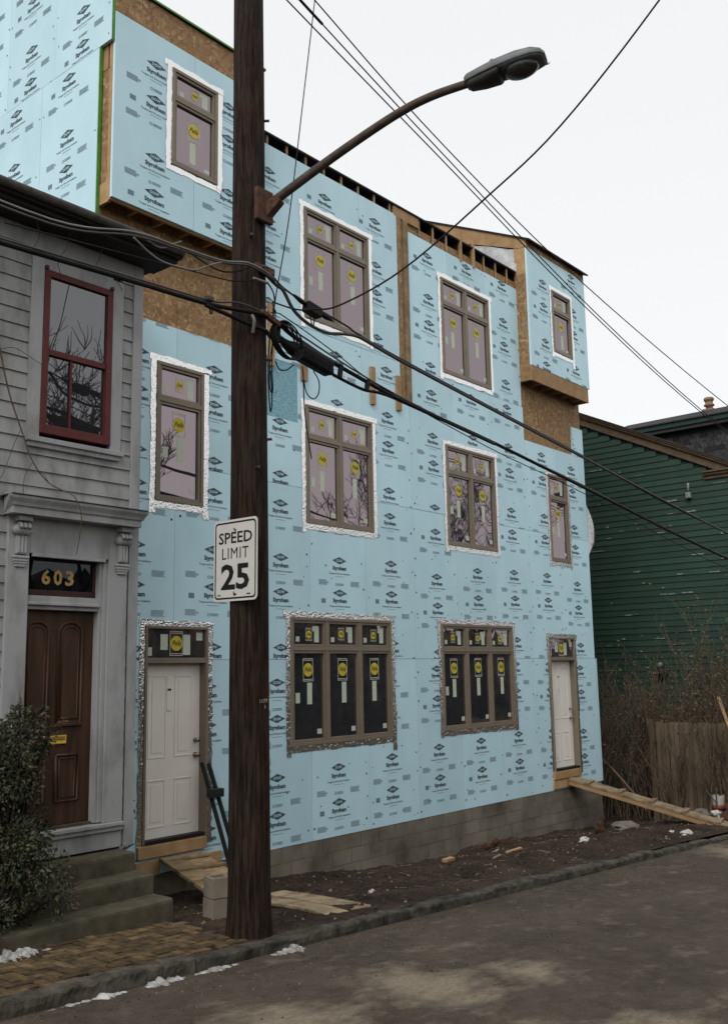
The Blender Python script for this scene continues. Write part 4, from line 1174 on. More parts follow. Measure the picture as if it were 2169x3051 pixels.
# ------------------------------------------------------------------ overhead cables
def cable(name, label, pts, rad, m, n=6, sub=6, group='overhead cables', cat='cable', parent=None):
    o = MB().tube(smooth_path(pts, sub), rad, n).build(name, m, parent, True)
    if parent is None: tag(o, label, cat, group)
    return o
YC = -2.95
cable('overhead_wire', 'lowest of the three thin wires crossing the sky', [(6.2, -2.9, 7.28), (6.738, -2.9, 7.122), (9.294, -2.9, 6.496), (13.217, -2.9, 5.54), (18.06, -2.9, 4.676), (26, -2.9, 3.75), (34, -2.9, 3.2)], .0085, 'cable')
cable('overhead_wire', 'middle one of the three thin wires crossing the sky', [(6.2, -2.9, 7.47), (6.946, -2.9, 7.24), (9.441, -2.9, 6.558), (13.514, -2.9, 5.551), (18.63, -2.9, 4.649), (26, -2.9, 3.85), (34, -2.9, 3.3)], .0085, 'cable')
cable('overhead_wire', 'highest of the three thin wires crossing the sky', [(6.2, -2.9, 7.70), (7.177, -2.9, 7.37), (9.593, -2.9, 6.654), (13.258, -2.9, 5.904), (19.26, -2.9, 5.137), (26, -2.9, 4.6), (34, -2.9, 4.2)], .0085, 'cable')
cable('splice_sleeve', 'thick dark sleeve on the middle sky wire at the top edge', [(6.74, -2.9, 7.31), (6.95, -2.9, 7.238), (7.3, -2.9, 7.14)], .017, 'cable')
cable('jumper_wire', 'thin near-vertical wire beside the utility pole in the sky', [(7.18, -2.9, 7.37), (6.98, -2.92, 6.2), (6.7, -2.95, 4.6), (6.47, -2.97, 3.6), (6.42, -3.0, 3.2)], .006, 'cable')
cable('service_drop', 'black wire sagging from the pole then rising over the street to the upper right', [(6.36, -3.05, 3.57), (6.451, -3.277, 3.46), (6.515, -3.453, 3.432), (6.61, -3.714, 3.435), (6.826, -4.308, 3.689), (7.103, -5.068, 4.245), (7.342, -5.725, 4.797), (7.654, -6.584, 5.791), (8.1, -7.8, 7.4), (8.6, -9.2, 9.6)], .0085, 'cable')
cable('telephone_cable', 'thick black cable bundle running low across both houses and past the pole', [(-2, YC, 3.0), (3.6, YC, 3.27), (4.8, YC, 3.33), (5.66, YC, 3.37), (6.27, -3.06, 3.40), (6.74, YC, 3.35), (7.3, YC, 3.22), (7.9, YC, 3.12), (8.53, YC, 3.03), (10.4, YC, 2.865), (12.8, YC, 2.60), (18.4, YC, 1.98), (27, YC, 1.25), (36, YC, 1.0)], .022, 'cable', 8)
cable('telephone_strand', 'thin strand lashed on top of the low black cable', [(-2, YC + .01, 3.04), (3.6, YC, 3.305), (4.8, YC, 3.365), (5.66, YC, 3.405), (6.27, -3.04, 3.43), (8.53, YC, 3.065), (12.8, YC, 2.63), (18.4, YC, 2.01), (36, YC, 1.03)], .009, 'cable_grey')
cable('branch_cable', 'black cable dropping behind the pole into the splice case', [(5.60, YC, 3.35), (6.04, YC - .05, 3.29), (6.25, -3.07, 3.24), (6.42, YC, 3.26), (6.6, YC, 3.24)], .02, 'cable')
cable('branch_cable', 'black cable leaving the splice case and rejoining the strand', [(7.3, YC, 3.09), (7.46, YC, 3.06), (7.83, YC, 3.02), (8.11, YC, 3.04), (8.55, YC, 3.02), (10.4, YC - .02, 2.84)], .017, 'cable')
cable('power_cable', 'upper thick grey-black cable descending to the right across the blue house', [(6.2, -3.04, 3.87), (6.51, YC, 3.82), (6.61, YC, 3.79), (6.74, YC, 3.64), (6.89, YC, 3.56), (7.08, YC, 3.52), (7.27, YC, 3.515), (7.52, YC, 3.57), (7.74, YC, 3.60), (7.95, YC, 3.58), (8.54, YC, 3.50), (10.44, YC, 3.30), (12.83, YC, 3.055), (18.55, YC, 2.47), (27, YC, 1.8), (36, YC, 1.6)], .018, 'cable_grey', 8)
cable('messenger_strand', 'upper thin strand from the pole through the small black junction box', [(6.3, -3.03, 3.92), (6.58, YC, 3.83), (6.96, YC, 3.74), (7.16, YC, 3.73), (7.59, YC, 3.67), (7.76, YC, 3.63), (8.55, YC, 3.525), (10.44, YC, 3.325), (12.83, YC, 3.08), (18.55, YC, 2.49), (36, YC, 1.62)], .010, 'cable')
cable('thin_cable', 'thinnest black cable slanting down past the splice case', [(6.44, YC, 3.51), (6.54, YC, 3.53), (6.61, YC, 3.52), (6.95, YC, 3.44), (7.43, YC, 3.31), (8.2, YC, 3.10), (10.4, YC + .02, 2.78), (12.8, YC, 2.51), (18.4, YC, 1.78), (27, YC, 1.1)], .006, 'cable')
cable('house_cables', 'pair of pale service cables running along the grey house eave to the pole', [(3.0, -1.9, 4.22), (4.2, -2.6, 3.80), (4.79, YC, 3.78), (5.28, YC, 3.81), (5.8, YC, 3.845), (6.05, -3.05, 3.87), (6.35, -3.04, 3.84), (6.5, YC, 3.82)], .0095, 'cable_pale')
cable('house_cables', 'darker service cable just under the pale pair at the grey eave', [(3.0, -1.9, 4.17), (4.2, -2.6, 3.76), (4.79, YC, 3.745), (5.28, YC, 3.785), (5.8, YC, 3.825), (6.05, -3.05, 3.845), (6.35, -3.04, 3.82)], .010, 'cable_grey')
cable('slack_wire', 'grey wire hanging in a slack loop before the bare sheathing', [(4.79, YC, 3.73), (4.95, YC, 3.65), (5.1, YC, 3.61), (5.28, YC, 3.615), (5.47, YC, 3.645), (5.63, YC, 3.74), (5.8, YC, 3.83)], .009, 'cable_pale')
cable('slack_wire', 'black wire hanging in a slack loop left of the pole', [(5.28, YC, 3.81), (5.43, YC, 3.79), (5.67, YC, 3.74), (5.86, YC, 3.75), (6.01, -3.03, 3.80), (6.12, -3.05, 3.88)], .008, 'cable')
cable('slack_wire', 'pale wire end curling up from the eave cables', [(4.95, YC, 3.75), (5.05, YC, 3.73), (5.13, YC, 3.75), (5.2, YC, 3.80), (5.31, YC, 3.87)], .008, 'cable_pale')
cable('thin_cable', 'thin black wire crossing the bare sheathing to an insulator on the pole', [(3.6, YC, 3.44), (4.8, YC, 3.56), (5.37, YC, 3.62), (5.92, YC, 3.68), (6.12, -3.06, 3.72)], .006, 'cable')
cable('drop_insulator', 'short pale strain insulator on the front of the pole', [(6.10, -3.06, 3.73), (6.31, -3.04, 3.75)], .014, 'cable_pale', cat='insulator')
cable('tie_wire', 'short black wire curving from insulator round the pole', [(6.31, -3.04, 3.75), (6.40, -3.02, 3.69), (6.44, -3.0, 3.60), (6.40, -3.02, 3.5), (6.43, -3.0, 3.3)], .008, 'cable')
for k, (pts, lab) in enumerate((([(6.41, -3.0, 3.58), (6.47, -2.98, 3.48), (6.44, -2.97, 3.19), (6.39, -2.98, 2.97), (6.38, -2.99, 2.72), (6.44, -2.97, 2.70), (6.42, -2.98, 2.94), (6.43, -2.98, 3.2)], 'long narrow black wire loop hanging down the right side of the pole'),
                                ([(6.36, -3.02, 3.3), (6.3, -3.05, 2.9), (6.31, -3.05, 2.62), (6.38, -3.0, 2.48), (6.42, -2.98, 2.62), (6.40, -2.98, 2.9)], 'lowest black wire loop on the pole beside the blue wall'),
                                ([(6.45, -3.0, 3.0), (6.55, YC, 2.955), (6.65, YC, 2.97), (6.76, YC, 3.05)], 'short black wire swinging from pole to the splice case'),
                                ([(7.04, YC, 3.05), (7.12, YC, 2.96), (7.12, YC, 2.84), (7.05, YC, 2.755), (6.95, YC, 2.78), (6.90, YC, 2.90), (6.88, YC, 3.06)], 'round black wire loop hanging below the splice case'),
                                ([(6.89, YC, 3.0), (6.905, YC, 2.62), (6.95, YC, 2.35), (7.0, YC, 2.12)], 'straight black wire end hanging below the splice case'))):
    cable('wire_loop', lab, pts, .0065, 'cable', group='loose wires at the pole')
# splice case hung under the strand
sc = thing('splice_case', 'long black cable splice case hanging from the strand by the pole', 'splice case', (7.0, YC, 3.15))
A0, A1 = Vector((6.80, YC, 3.215)), Vector((7.27, YC, 3.135)); ax = (A1 - A0).normalized(); un = Vector((-ax.z, 0, ax.x)); fn = Vector((0, -1, 0))
def sp(t, s, u): return A0 + (A1 - A0) * t + fn * s + un * u
mb = MB(); pr = [(-.07, .075), (.07, .075), (.085, .03), (.07, -.075), (.03, -.095), (-.03, -.095), (-.07, -.075), (-.085, .03)]; n = 8
for t in (0, 1):
    for (s, u) in pr: mb.v.append(tuple(sp(t, s, u)))
mb.f = [(i, (i + 1) % n, n + (i + 1) % n, n + i) for i in range(n)] + [tuple(range(n))[::-1], tuple(range(n, 2 * n))]; mb.m = [0] * len(mb.f)
mb.build('case_body', 'plastic', sc, bevel=.008)
for k in range(9): MB().bar(sp(.08 + k * .105, .088, -.005), sp(.08 + k * .105, .055, -.09), .012, .012).build('case_rib', 'plastic', sc)
MB().tube([sp(0, 0, -.01), sp(-.12, 0, -.012), sp(-.3, 0, -.005), sp(-.55, 0, .02)], [.08, .075, .05, .02], 10).build('case_cone', 'plastic', sc, True)
MB().tube([sp(1, 0, -.02), sp(1.08, 0, -.03), sp(1.15, 0, -.04)], [.07, .045, .02], 10).build('case_cone', 'plastic', sc, True)
for (x, zt_, zb_) in ((6.515, 3.37, 3.23), (7.445, 3.19, 3.07), (7.885, 3.12, 3.02)):
    MB().bar((x + .012, YC - .01, zt_ + .02), (x - .01, YC - .01, zb_ - .01), .05, .035, (0, 1, 0)).build('hanger', 'plastic', sc, bevel=.004)
co = thing('cable_coil', 'coil of black cable hung on the strand just right of the pole', 'cable coil', (6.55, YC - .06, 3.1))
for k in range(4):
    pts = []
    for i in range(33):
        a = 2 * pi * i / 32
        pts.append((6.56 + (.175 + .006 * k) * cos(a) + .01 * k, YC - .05 - .018 * k, 3.235 + (.165 + .005 * k) * sin(a) - .12 * cos(a) * .35))
    MB().tube(pts, .0085, 6).build('turn', 'cable', co, True)
nb = thing('junction_box', 'small black junction box on the upper strand', 'junction box', (7.03, YC, 3.62))
MB().bar((6.93, YC, 3.72), (7.14, YC, 3.685), .10, .11).build('box_body', 'plastic', nb, bevel=.012)
MB().tube([(7.13, YC, 3.70), (7.25, YC, 3.685), (7.34, YC, 3.67)], [.022, .03, .016], 8).build('strain_relief', 'plastic', nb, True)
MB().tube([(6.94, YC, 3.73), (6.86, YC, 3.755), (6.76, YC, 3.785)], [.02, .026, .014], 8).build('strain_relief', 'plastic', nb, True)
MB().tube(smooth_path([(6.99, YC, 3.65), (7.0, YC - .02, 3.55), (7.05, YC, 3.53), (7.06, YC, 3.66)]), .007, 6).build('bail', 'cable', nb, True)
cl_ = thing('cable_clip', 'small grey clamp on the low cable in front of the bare sheathing', 'clamp', (5.64, YC, 3.38))
MB().box(5.60, 5.68, YC - .03, YC + .03, 3.395, 3.44).build('clamp_body', 'cable_grey', cl_, bevel=.008)
MB().box(5.655, 5.68, YC - .012, YC + .012, 3.28, 3.36).build('clamp_tail', 'rust_red', cl_)

# ------------------------------------------------------------------ things on the ground
cm = thing('concrete_block', 'two grey hollow concrete blocks stacked behind the utility pole', 'concrete block', (6.78, -1.9, -2.42))
cm['label'] = 'upper hollow grey concrete block standing behind the pole'
def cblock(parent, x, y, z, rz):
    w = Matrix.Translation((x, y, z)) @ Matrix.Rotation(rz, 4, 'Z')
    mb = MB()
    mb.box(-.2, .2, -.1, -.065, 0, .193).box(-.2, .2, .065, .1, 0, .193)
    for a, b in ((-.2, -.165), (-.017, .017), (.165, .2)): mb.box(a, b, -.0645, .0645, .0005, .1925)
    return mb.build('block_body', 'cmu', parent, world=w, bevel=.004)
cblock(cm, 6.80, -1.93, -2.155, -.25)
cm2 = thing('concrete_block', 'lower grey concrete block of the stack, half sunk in the soil', 'concrete block', (6.79, -1.9, -2.42))
cblock(cm2, 6.80, -1.92, -2.355, -.2)
for c in (cm, cm2): c['group'] = 'stacked concrete blocks'
def plank(name, label, a, b, w, t, m='plank', group=None, cat='plank', parent=None, seg=8, sag=0):
    a, b = Vector(a), Vector(b); d = b - a; s = d.cross(Vector((0, 0, 1))).normalized(); u = s.cross(d).normalized()
    mb = MB()
    for i in range(seg + 1):
        q = a + d * (i / seg) - Vector((0, 0, sag * sin(pi * i / seg)))
        for (i1, j1) in ((-1, -1), (1, -1), (1, 1), (-1, 1)):
            mb.v.append(tuple(q + s * (w / 2 * i1 + .004 * noise.noise(q * 3 + Vector((i1, 0, 0)))) + u * (t / 2 * j1)))
    for i in range(seg):
        for k in range(4): mb.f.append((i * 4 + k, i * 4 + (k + 1) % 4, (i + 1) * 4 + (k + 1) % 4, (i + 1) * 4 + k))
    mb.f += [(3, 2, 1, 0), (seg * 4, seg * 4 + 1, seg * 4 + 2, seg * 4 + 3)]; mb.m = [0] * len(mb.f)
    o = mb.build(name, m, parent, bevel=.004)
    if label: tag(o, label, cat, group)
    return o
plank('plank', 'wide tan plank on the earth right of the pole, farther from the kerb', (8.03, -1.35, -2.43), (7.83, -2.80, -2.36), .265, .035, group='planks on the earth', sag=-.01)
plank('plank', 'wide tan plank on the earth right of the pole, nearer the kerb', (7.70, -1.45, -2.44), (7.48, -2.80, -2.345), .25, .03, group='planks on the earth', sag=-.03)
plank('plank', 'short plank end just showing behind the two tan planks by the pole', (7.75, -.75, -2.42), (7.78, -1.40, -2.40), .30, .035, 'lumber_old', group='planks on the earth')
ramp1 = thing('site_ramp', 'short plank ramp with cleats below the nearer white door', 'ramp', (7.6, -.7, -2.4))
plank('ramp_board', None, (7.60, -.06, -2.12), (7.22, -1.55, -2.33), .28, .04, 'lumber_old', parent=ramp1)
plank('ramp_board', None, (7.90, -.06, -2.12), (7.52, -1.55, -2.33), .28, .04, 'lumber_old', parent=ramp1)
for k in range(4):
    t = .10 + k * .25; c = Vector((7.75 - .38 * t, -.06 - 1.49 * t, -2.12 - .21 * t + .032))
    plank('cleat', None, c + Vector((-.30, .07, 0)), c + Vector((.30, -.07, 0)), .10, .03, 'lumber_old', parent=ramp1, seg=2)
ramp2 = thing('site_ramp', 'long plank ramp with cleats descending from the far white door to the street', 'ramp', (17.8, -1.5, -2.7))
ra, rb = Vector((17.36, -.02, -2.11)), Vector((18.30, -3.75, -3.12))
plank('ramp_board', None, ra, rb, .44, .045, 'plank', parent=ramp2)
for k in range(7):
    c = ra + (rb - ra) * (.09 + k * .15) + Vector((0, 0, .035))
    dd = (rb - ra).cross(Vector((0, 0, 1))).normalized()
    plank('cleat', None, c - dd * .23, c + dd * .23, .10, .035, 'lumber_old', parent=ramp2, seg=2)
for s_ in (-1, 1): plank('ramp_stringer', None, ra + dd * .19 * s_ + Vector((0, 0, -.06)), rb + dd * .19 * s_ + Vector((0, 0, -.06)), .04, .09, 'lumber', parent=ramp2)
posts = thing('steel_post', 'pair of dark steel posts leaning on the blue wall left of the pole', 'post', (8.25, -.3, -2.3))
posts['label'] = 'left dark perforated steel post leaning by the white door'
MB().bar((8.265, -.42, -2.42), (8.03, -.10, -1.06), .045, .045).build('post_bar', 'dk_steel', posts, bevel=.004)
p2 = thing('steel_post', 'right dark perforated steel post leaning by the pole', 'post', (8.4, -.42, -2.42), 'leaning steel posts'); posts['group'] = 'leaning steel posts'
MB().bar((8.36, -.46, -2.42), (8.14, -.10, -1.08), .045, .045).build('post_bar', 'dk_steel', p2, bevel=.004)
for o_, x, sx in ((posts, 8.085, 8.06), (p2, 8.195, 8.2)):
    for k in range(9):
        t = .2 + k * .08
        a, b = (Vector((8.265, -.42, -2.42)), Vector((8.03, -.10, -1.06))) if o_ is posts else (Vector((8.36, -.46, -2.42)), Vector((8.14, -.10, -1.08)))
        q = a + (b - a) * t + Vector((-.004, -.0235, -.006)); MB().disc(q, .007, 'y', 7).build('punched_hole', 'white_line', o_, fix=False)
MB().box(8.02, 8.22, -.30, -.20, -1.47, -1.37).build('clamp_plate', 'dk_steel', p2, bevel=.006)

# scraps, litter and stones on the earth
def scrap(name, label, x, y, l, w, h, rz, m, cat, seed):
    if m in ('litter', 'rubble', 'red_earth'):
        vs, fs = blob((0, 0, h * .3), (l / 2, w / 2, h / 2), seed, 2, 1, .45, 2.2); mb = MB().add(vs, fs)
    else: mb = MB().box(-l / 2, l / 2, -w / 2, w / 2, 0, h)
    z = dirt_z(x, y) if y > -3.05 else road_z(x, y)
    o = mb.build(name, m, None, m == 'rubble' and False, .002 if m not in ('litter', 'rubble') else 0, Matrix.Translation((x, y, z)) @ Matrix.Rotation(rz, 4, 'Z') @ Matrix.Rotation(.08, 4, 'X'))
    return tag(o, label, cat, 'scraps on the earth')
scrap('litter', 'upper white scrap of litter on the earth before the far door', 14.66, -1.66, .30, .12, .06, .2, 'litter', 'litter', 1)
scrap('litter', 'lower white scrap of litter on the earth, nearer the road', 14.13, -1.94, .16, .10, .05, -.2, 'litter', 'litter', 2)
scrap('litter', 'crumpled white paper on the earth near the two tan planks', 8.9, -2.04, .10, .08, .06, .6, 'litter', 'litter', 3)
scrap('litter', 'white litter beside the end of the long ramp', 16.25, -2.70, .36, .16, .08, .2, 'litter', 'litter', 4)
scrap('litter', 'tiny white scrap just above the litter at the long ramp', 16.57, -2.3, .12, .08, .05, .2, 'litter', 'litter', 5)
scrap('wood_scrap', 'orange-tan wood offcut on the earth in front of the block wall', 11.15, -1.5, .22, .08, .045, .1, 'lumber', 'wood scrap', 6)
scrap('wood_scrap', 'thin pale wood strip on the earth, centre right', 12.77, -1.19, .34, .035, .02, .25, 'plank', 'wood scrap', 7)
scrap('wood_scrap', 'thin reddish wood strip nearest the kerb', 12.42, -1.74, .42, .04, .025, .05, 'lumber', 'wood scrap', 8)
scrap('wood_scrap', 'thin wood strip close to the block wall', 13.6, -.45, .34, .035, .025, .15, 'lumber_old', 'wood scrap', 9)
scrap('wood_scrap', 'short wood strip right of the orange-tan offcut', 11.7, -1.92, .26, .04, .02, .2, 'plank', 'wood scrap', 10)
scrap('stone', 'flat pale broken stone in front of the block wall corner', 16.75, -1.36, .75, .42, .16, .2, 'rubble', 'stone', 11)
scrap('stone', 'dark pointed stone by the block wall corner', 15.71, -1.39, .28, .14, .26, .5, 'red_earth', 'stone', 12)
scrap('stone', 'smooth pale stone before the board fence', 19.2, -1.75, .38, .3, .2, .3, 'rubble', 'stone', 13)
scrap('litter', 'crumpled white bag between fence and ramp', 19.15, -2.1, .3, .2, .16, .3, 'litter', 'litter', 14)
scrap('stone', 'left brick fragment at the foot of the block wall', 13.9, -.3, .14, .12, .12, .3, 'red_earth', 'stone', 15)
scrap('stone', 'right brick fragment at the foot of the block wall', 14.15, -.32, .16, .12, .14, .1, 'red_earth', 'stone', 16)
scrap('litter', 'small white scrap lying on the road', 13.2, -4.6, .10, .06, .03, .3, 'litter', 'litter', 18)
# clods, grit and chips nobody could count
mb = MB(); r = random.Random(5)
for _ in range(1700):
    x, y = r.uniform(6.3, 19.8), -3.02 + 2.9 * r.random() ** .9
    s = r.uniform(.006, .026) * (1.6 if r.random() < .08 else 1)
    if 6.0 < x < 6.6 and y < -2.5: continue
    z = dirt_z(x, y); k = len(mb.v)
    a = r.random() * 6; q = r.uniform(.5, 1.2)
    mb.add([(x + s * cos(a), y + s * sin(a), z), (x + s * cos(a + 2), y + s * sin(a + 2), z), (x + s * cos(a + 4), y + s * sin(a + 4), z), (x + s * .3 * cos(a), y + s * .2, z + s * q)], [(0, 1, 3), (1, 2, 3), (2, 0, 3)], 0 if r.random() < .8 else (1 if r.random() < .5 else 2))
for _ in range(1100):
    x, y = r.uniform(3.2, 19), -3.24 - abs(r.gauss(0, .9)); s = r.uniform(.003, .011); z = road_z(x, y); a = r.random() * 6
    mb.add([(x + s * cos(a), y + s * sin(a), z), (x + s * cos(a + 2), y + s * sin(a + 2), z), (x + s * cos(a + 4), y + s * sin(a + 4), z), (x, y, z + s)], [(0, 1, 3), (1, 2, 3), (2, 0, 3)], 1 if r.random() < .4 else 0)
tag(mb.build('loose_clods', ['dirt', 'rubble', 'lumber_old'], None, fix=False), 'scattered clods, grit and wood chips over the bare earth', 'clods', kind='stuff')
mb = MB()
for _ in range(420):      # straw and twigs trodden into the soil
    x, y = r.uniform(6.6, 19.8), r.uniform(-2.9, -.15); L = r.uniform(.04, .16); a = r.random() * 6; z = dirt_z(x, y) + .008
    mb.bar((x, y, z), (x + L * cos(a), y + L * sin(a), dirt_z(x + L * cos(a), y + L * sin(a)) + .01), .006, .004, m=0 if r.random() < .7 else 1)
tag(mb.build('straw_litter', ['bark', 'lumber_old'], None, fix=False), 'twigs and straw trodden into the bare earth', 'straw', kind='stuff')

# ------------------------------------------------------------------ green house at the right: gable wall faces the lot
GX = 22.0
green = thing('green_house', 'dark green clapboard house with peeling paint, gable end beyond the lot', 'house', (24, 2, -3.2))
RY = 3.6                                     # ridge line
def gz(y): return 5.50 + .494 * y if y < RY else 5.50 + .494 * RY - .494 * (y - RY)
MB().add([(GX + .03, -2.3, -3.6), (26.4, -2.3, -3.6), (26.4, 10.8, -3.6), (GX + .03, 10.8, -3.6), (GX + .03, -2.3, gz(-2.3) - .3), (26.4, -2.3, gz(-2.3) - .3), (GX + .03, RY, gz(RY) - .3), (26.4, RY, gz(RY) - .3), (GX + .03, 10.8, gz(10.8) - .3), (26.4, 10.8, gz(10.8) - .3)],
         [(0, 1, 5, 4), (0, 4, 6, 8, 3), (1, 2, 9, 7, 5), (4, 5, 7, 6), (6, 7, 9, 8), (2, 3, 8, 9), (0, 3, 2, 1)]).build('wall_core', 'green_trim', green)
z = -3.3
while z < gz(RY) - .3:
    zt_ = z + .145
    y0 = max(-2.3, (zt_ - 5.50 + .30) / .494); y1 = min(10.8, 2 * RY - (zt_ - 5.50 + .30) / .494)
    if y1 - y0 > .2:
        xo = GX - .020 + rnd.uniform(-.003, .003)
        MB().add([(xo, y0, z), (xo, y1, z), (xo + .002, y1, z + .01), (xo + .002, y0, z + .01), (GX - .002, y1, zt_ - .003), (GX - .002, y0, zt_ - .003), (GX + .03, y1, zt_ - .003), (GX + .03, y0, zt_ - .003), (GX + .03, y1, z), (GX + .03, y0, z)],
                 [(0, 1, 2, 3), (3, 2, 4, 5), (5, 4, 6, 7), (0, 9, 8, 1), (0, 3, 5, 7, 9), (1, 8, 6, 4, 2)]).build('siding_board', 'green_wood', green)
    z = zt_
def sloped(y0, y1, dz0, dz1, x0, x1, name, m, f=gz):
    return MB().add([(x0, y0, f(y0) + dz0), (x1, y0, f(y0) + dz0), (x1, y1, f(y1) + dz0), (x0, y1, f(y1) + dz0), (x0, y0, f(y0) + dz1), (x1, y0, f(y0) + dz1), (x1, y1, f(y1) + dz1), (x0, y1, f(y1) + dz1)],
                    [(0, 3, 2, 1), (4, 5, 6, 7), (0, 1, 5, 4), (1, 2, 6, 5), (2, 3, 7, 6), (3, 0, 4, 7)]).build(name, m, green, bevel=.004)
for (a, b) in ((-2.45, RY), (RY, 10.9)):
    sloped(a, b, -.30, -.09, GX - .06, GX + .02, 'rake_board', 'brown_trim')
    sloped(a, b, -.10, -.045, GX - .12, GX + .02, 'rake_moulding', 'brown_trim')
    sloped(a, b, -.045, -.005, GX - .15, GX + .02, 'rake_moulding', 'brown_trim')
    sloped(a - (.1 if a < 0 else 0), b, -.005, .03, GX - .17, 26.6, 'roof_slope', 'shingle')
for (z0, z1, dx) in ((4.225, 4.31, .05), (4.31, 4.37, .10), (4.37, 4.41, .14)):
    MB().box(GX - dx, GX, -2.5, -1.30, z0, z1).build('eave_return', 'brown_trim', green, bevel=.004)
li = MB().box(GX - .12, GX - .02, -.98, -.86, 3.83, 3.97).build('flood_lamp', 'litter_dull', green, bevel=.02)
MB().tube([(GX - .05, -.92, 3.98), (GX - .06, -.92, 4.12), (GX - .04, -.92, 4.19)], .03, 7).build('lamp_stem', 'litter_dull', li, True)
mt = MB().lathe((0, 0, 0), [(.13, 0), (.14, .05), (.14, .1), (.12, .13)], 14, axis='y').build('electric_meter', 'plastic', green, True, world=Matrix.Translation((GX - .02, .02, -.17)) @ Matrix.Rotation(-pi / 2, 4, 'Z'))
MB().lathe((0, 0, 0), [(.05, 0), (.06, .06), (.02, .1)], 10).build('meter_cap', 'litter_dull', mt, True, world=Matrix.Translation((GX - .1, .02, -.02)))
r = random.Random(31)
for k in range(55):       # flakes where the paint has come off down to primer
    y, z = r.uniform(-2.2, 1.6), r.uniform(.6, 4.9) if r.random() < .8 else r.uniform(-1, .8)
    if z > gz(y) - .5: continue
    zz = -3.3 + .145 * round((z + 3.3) / .145) + r.uniform(.01, .03)
    L = r.choice((.06, .1, .18, .3, .45)) * r.uniform(.6, 1.1); h = r.uniform(.012, .03) * (2 if L < .12 else 1)
    mb = MB(); n = 6
    pts = [(-L / 2 + L * i / n, h * r.uniform(.3, 1)) for i in range(n + 1)] + [(L / 2 - L * i / n, -h * r.uniform(.1, .5)) for i in range(n + 1)]
    mb.add([(GX - .0245, y - p[0], zz + p[1]) for p in pts], [tuple(range(len(pts)))])
    mb.build('bare_patch', 'rubble' if r.random() < .3 else 'litter_dull', green, fix=False) if 'litter_dull' in M else None

# ------------------------------------------------------------------ dark house behind it
DX = 27.0
dark = thing('mansard_house', 'dark shingled house with clay chimney pot behind the green gable', 'house', (30, 0, -3.4))
MB().box(DX + .25, 35, -1.55, 3.2, -4, 6.85).build('wall_core', 'shingle', dark)
shm = MB().add([(0, -.098, 0), (0, .098, 0), (.012, .098, -.10), (.012, .05, -.155), (.012, 0, -.17), (.012, -.05, -.155), (.012, -.098, -.10)], [(0, 1, 2, 3, 4, 5, 6)]).mesh('wall_shingle', 'shingle')
for i in range(14):
    for j in range(20):
        y = -1.2 + j * .2 + (.1 if i % 2 else 0); z = 6.62 - i * .15
        if z < gz(y) - .4: continue
        link('wall_shingle', shm, dark, Matrix.Translation((DX + .235 - .002 * (i % 3), y, z)) @ Matrix.Rotation(rnd.uniform(-.05, .05), 4, 'X'))
MB().box(DX - .05, DX + .26, -1.65, 3.1, 6.86, 7.0).build('fascia', 'green_trim', dark)
MB().box(DX + .0, DX + .3, -1.55, 3.05, 6.75, 6.85).build('fascia', 'shingle', dark)
MB().add([(DX - .1, -1.75, 7.0), (DX - .1, 3.2, 7.0), (DX + .5, 3.0, 7.30), (DX + .5, -1.75, 7.34), (35, 3.2, 7.3), (35, -1.75, 7.35), (DX - .1, -1.75, 7.04), (DX - .1, 3.2, 7.03)],
         [(0, 1, 7, 6), (6, 7, 2, 3), (3, 2, 4, 5), (0, 6, 3, 5), (1, 4, 2, 7), (0, 5, 4, 1)]).build('roof_slope', 'shingle', dark)
ch = MB().box(DX + .55, DX + .85, .38, .68, 7.1, 7.38).build('chimney', 'terracotta', dark)
MB().lathe((DX + .7, .53, 7.36), [(.10, 0), (.10, .10), (.15, .12), (.15, .16), (.11, .18), (.11, .26), (.145, .28), (.145, .35), (.12, .37)], 14).build('chimney_pot', 'terracotta', ch, True)

# ------------------------------------------------------------------ board fence, shrubs, bits at the lot's edge
fence = thing('board_fence', 'weathered brown vertical board fence at the right edge of the lot', 'fence', (20, -1.8, -3.0))
fb = {}
y = -.60; k = 0
while y > -4.2:
    w = rnd.choice((.09, .1, .11)); zt_ = -1.17 + .03 * noise.noise(Vector((y * 3, 0, 0))) + rnd.uniform(-.02, .02)
    MB().box(20.0 + rnd.uniform(-.006, .006), 20.03, y - w, y - .006, -3.3, zt_).build('board', 'fence', fence, bevel=.003)
    y -= w
MB().box(20.03, 20.08, -4.2, -.6, -1.6, -1.5).build('rail', 'fence', fence)
MB().box(19.93, 20.05, -.60, -.48, -3.3, -1.12).build('post', 'fence', fence, bevel=.006)

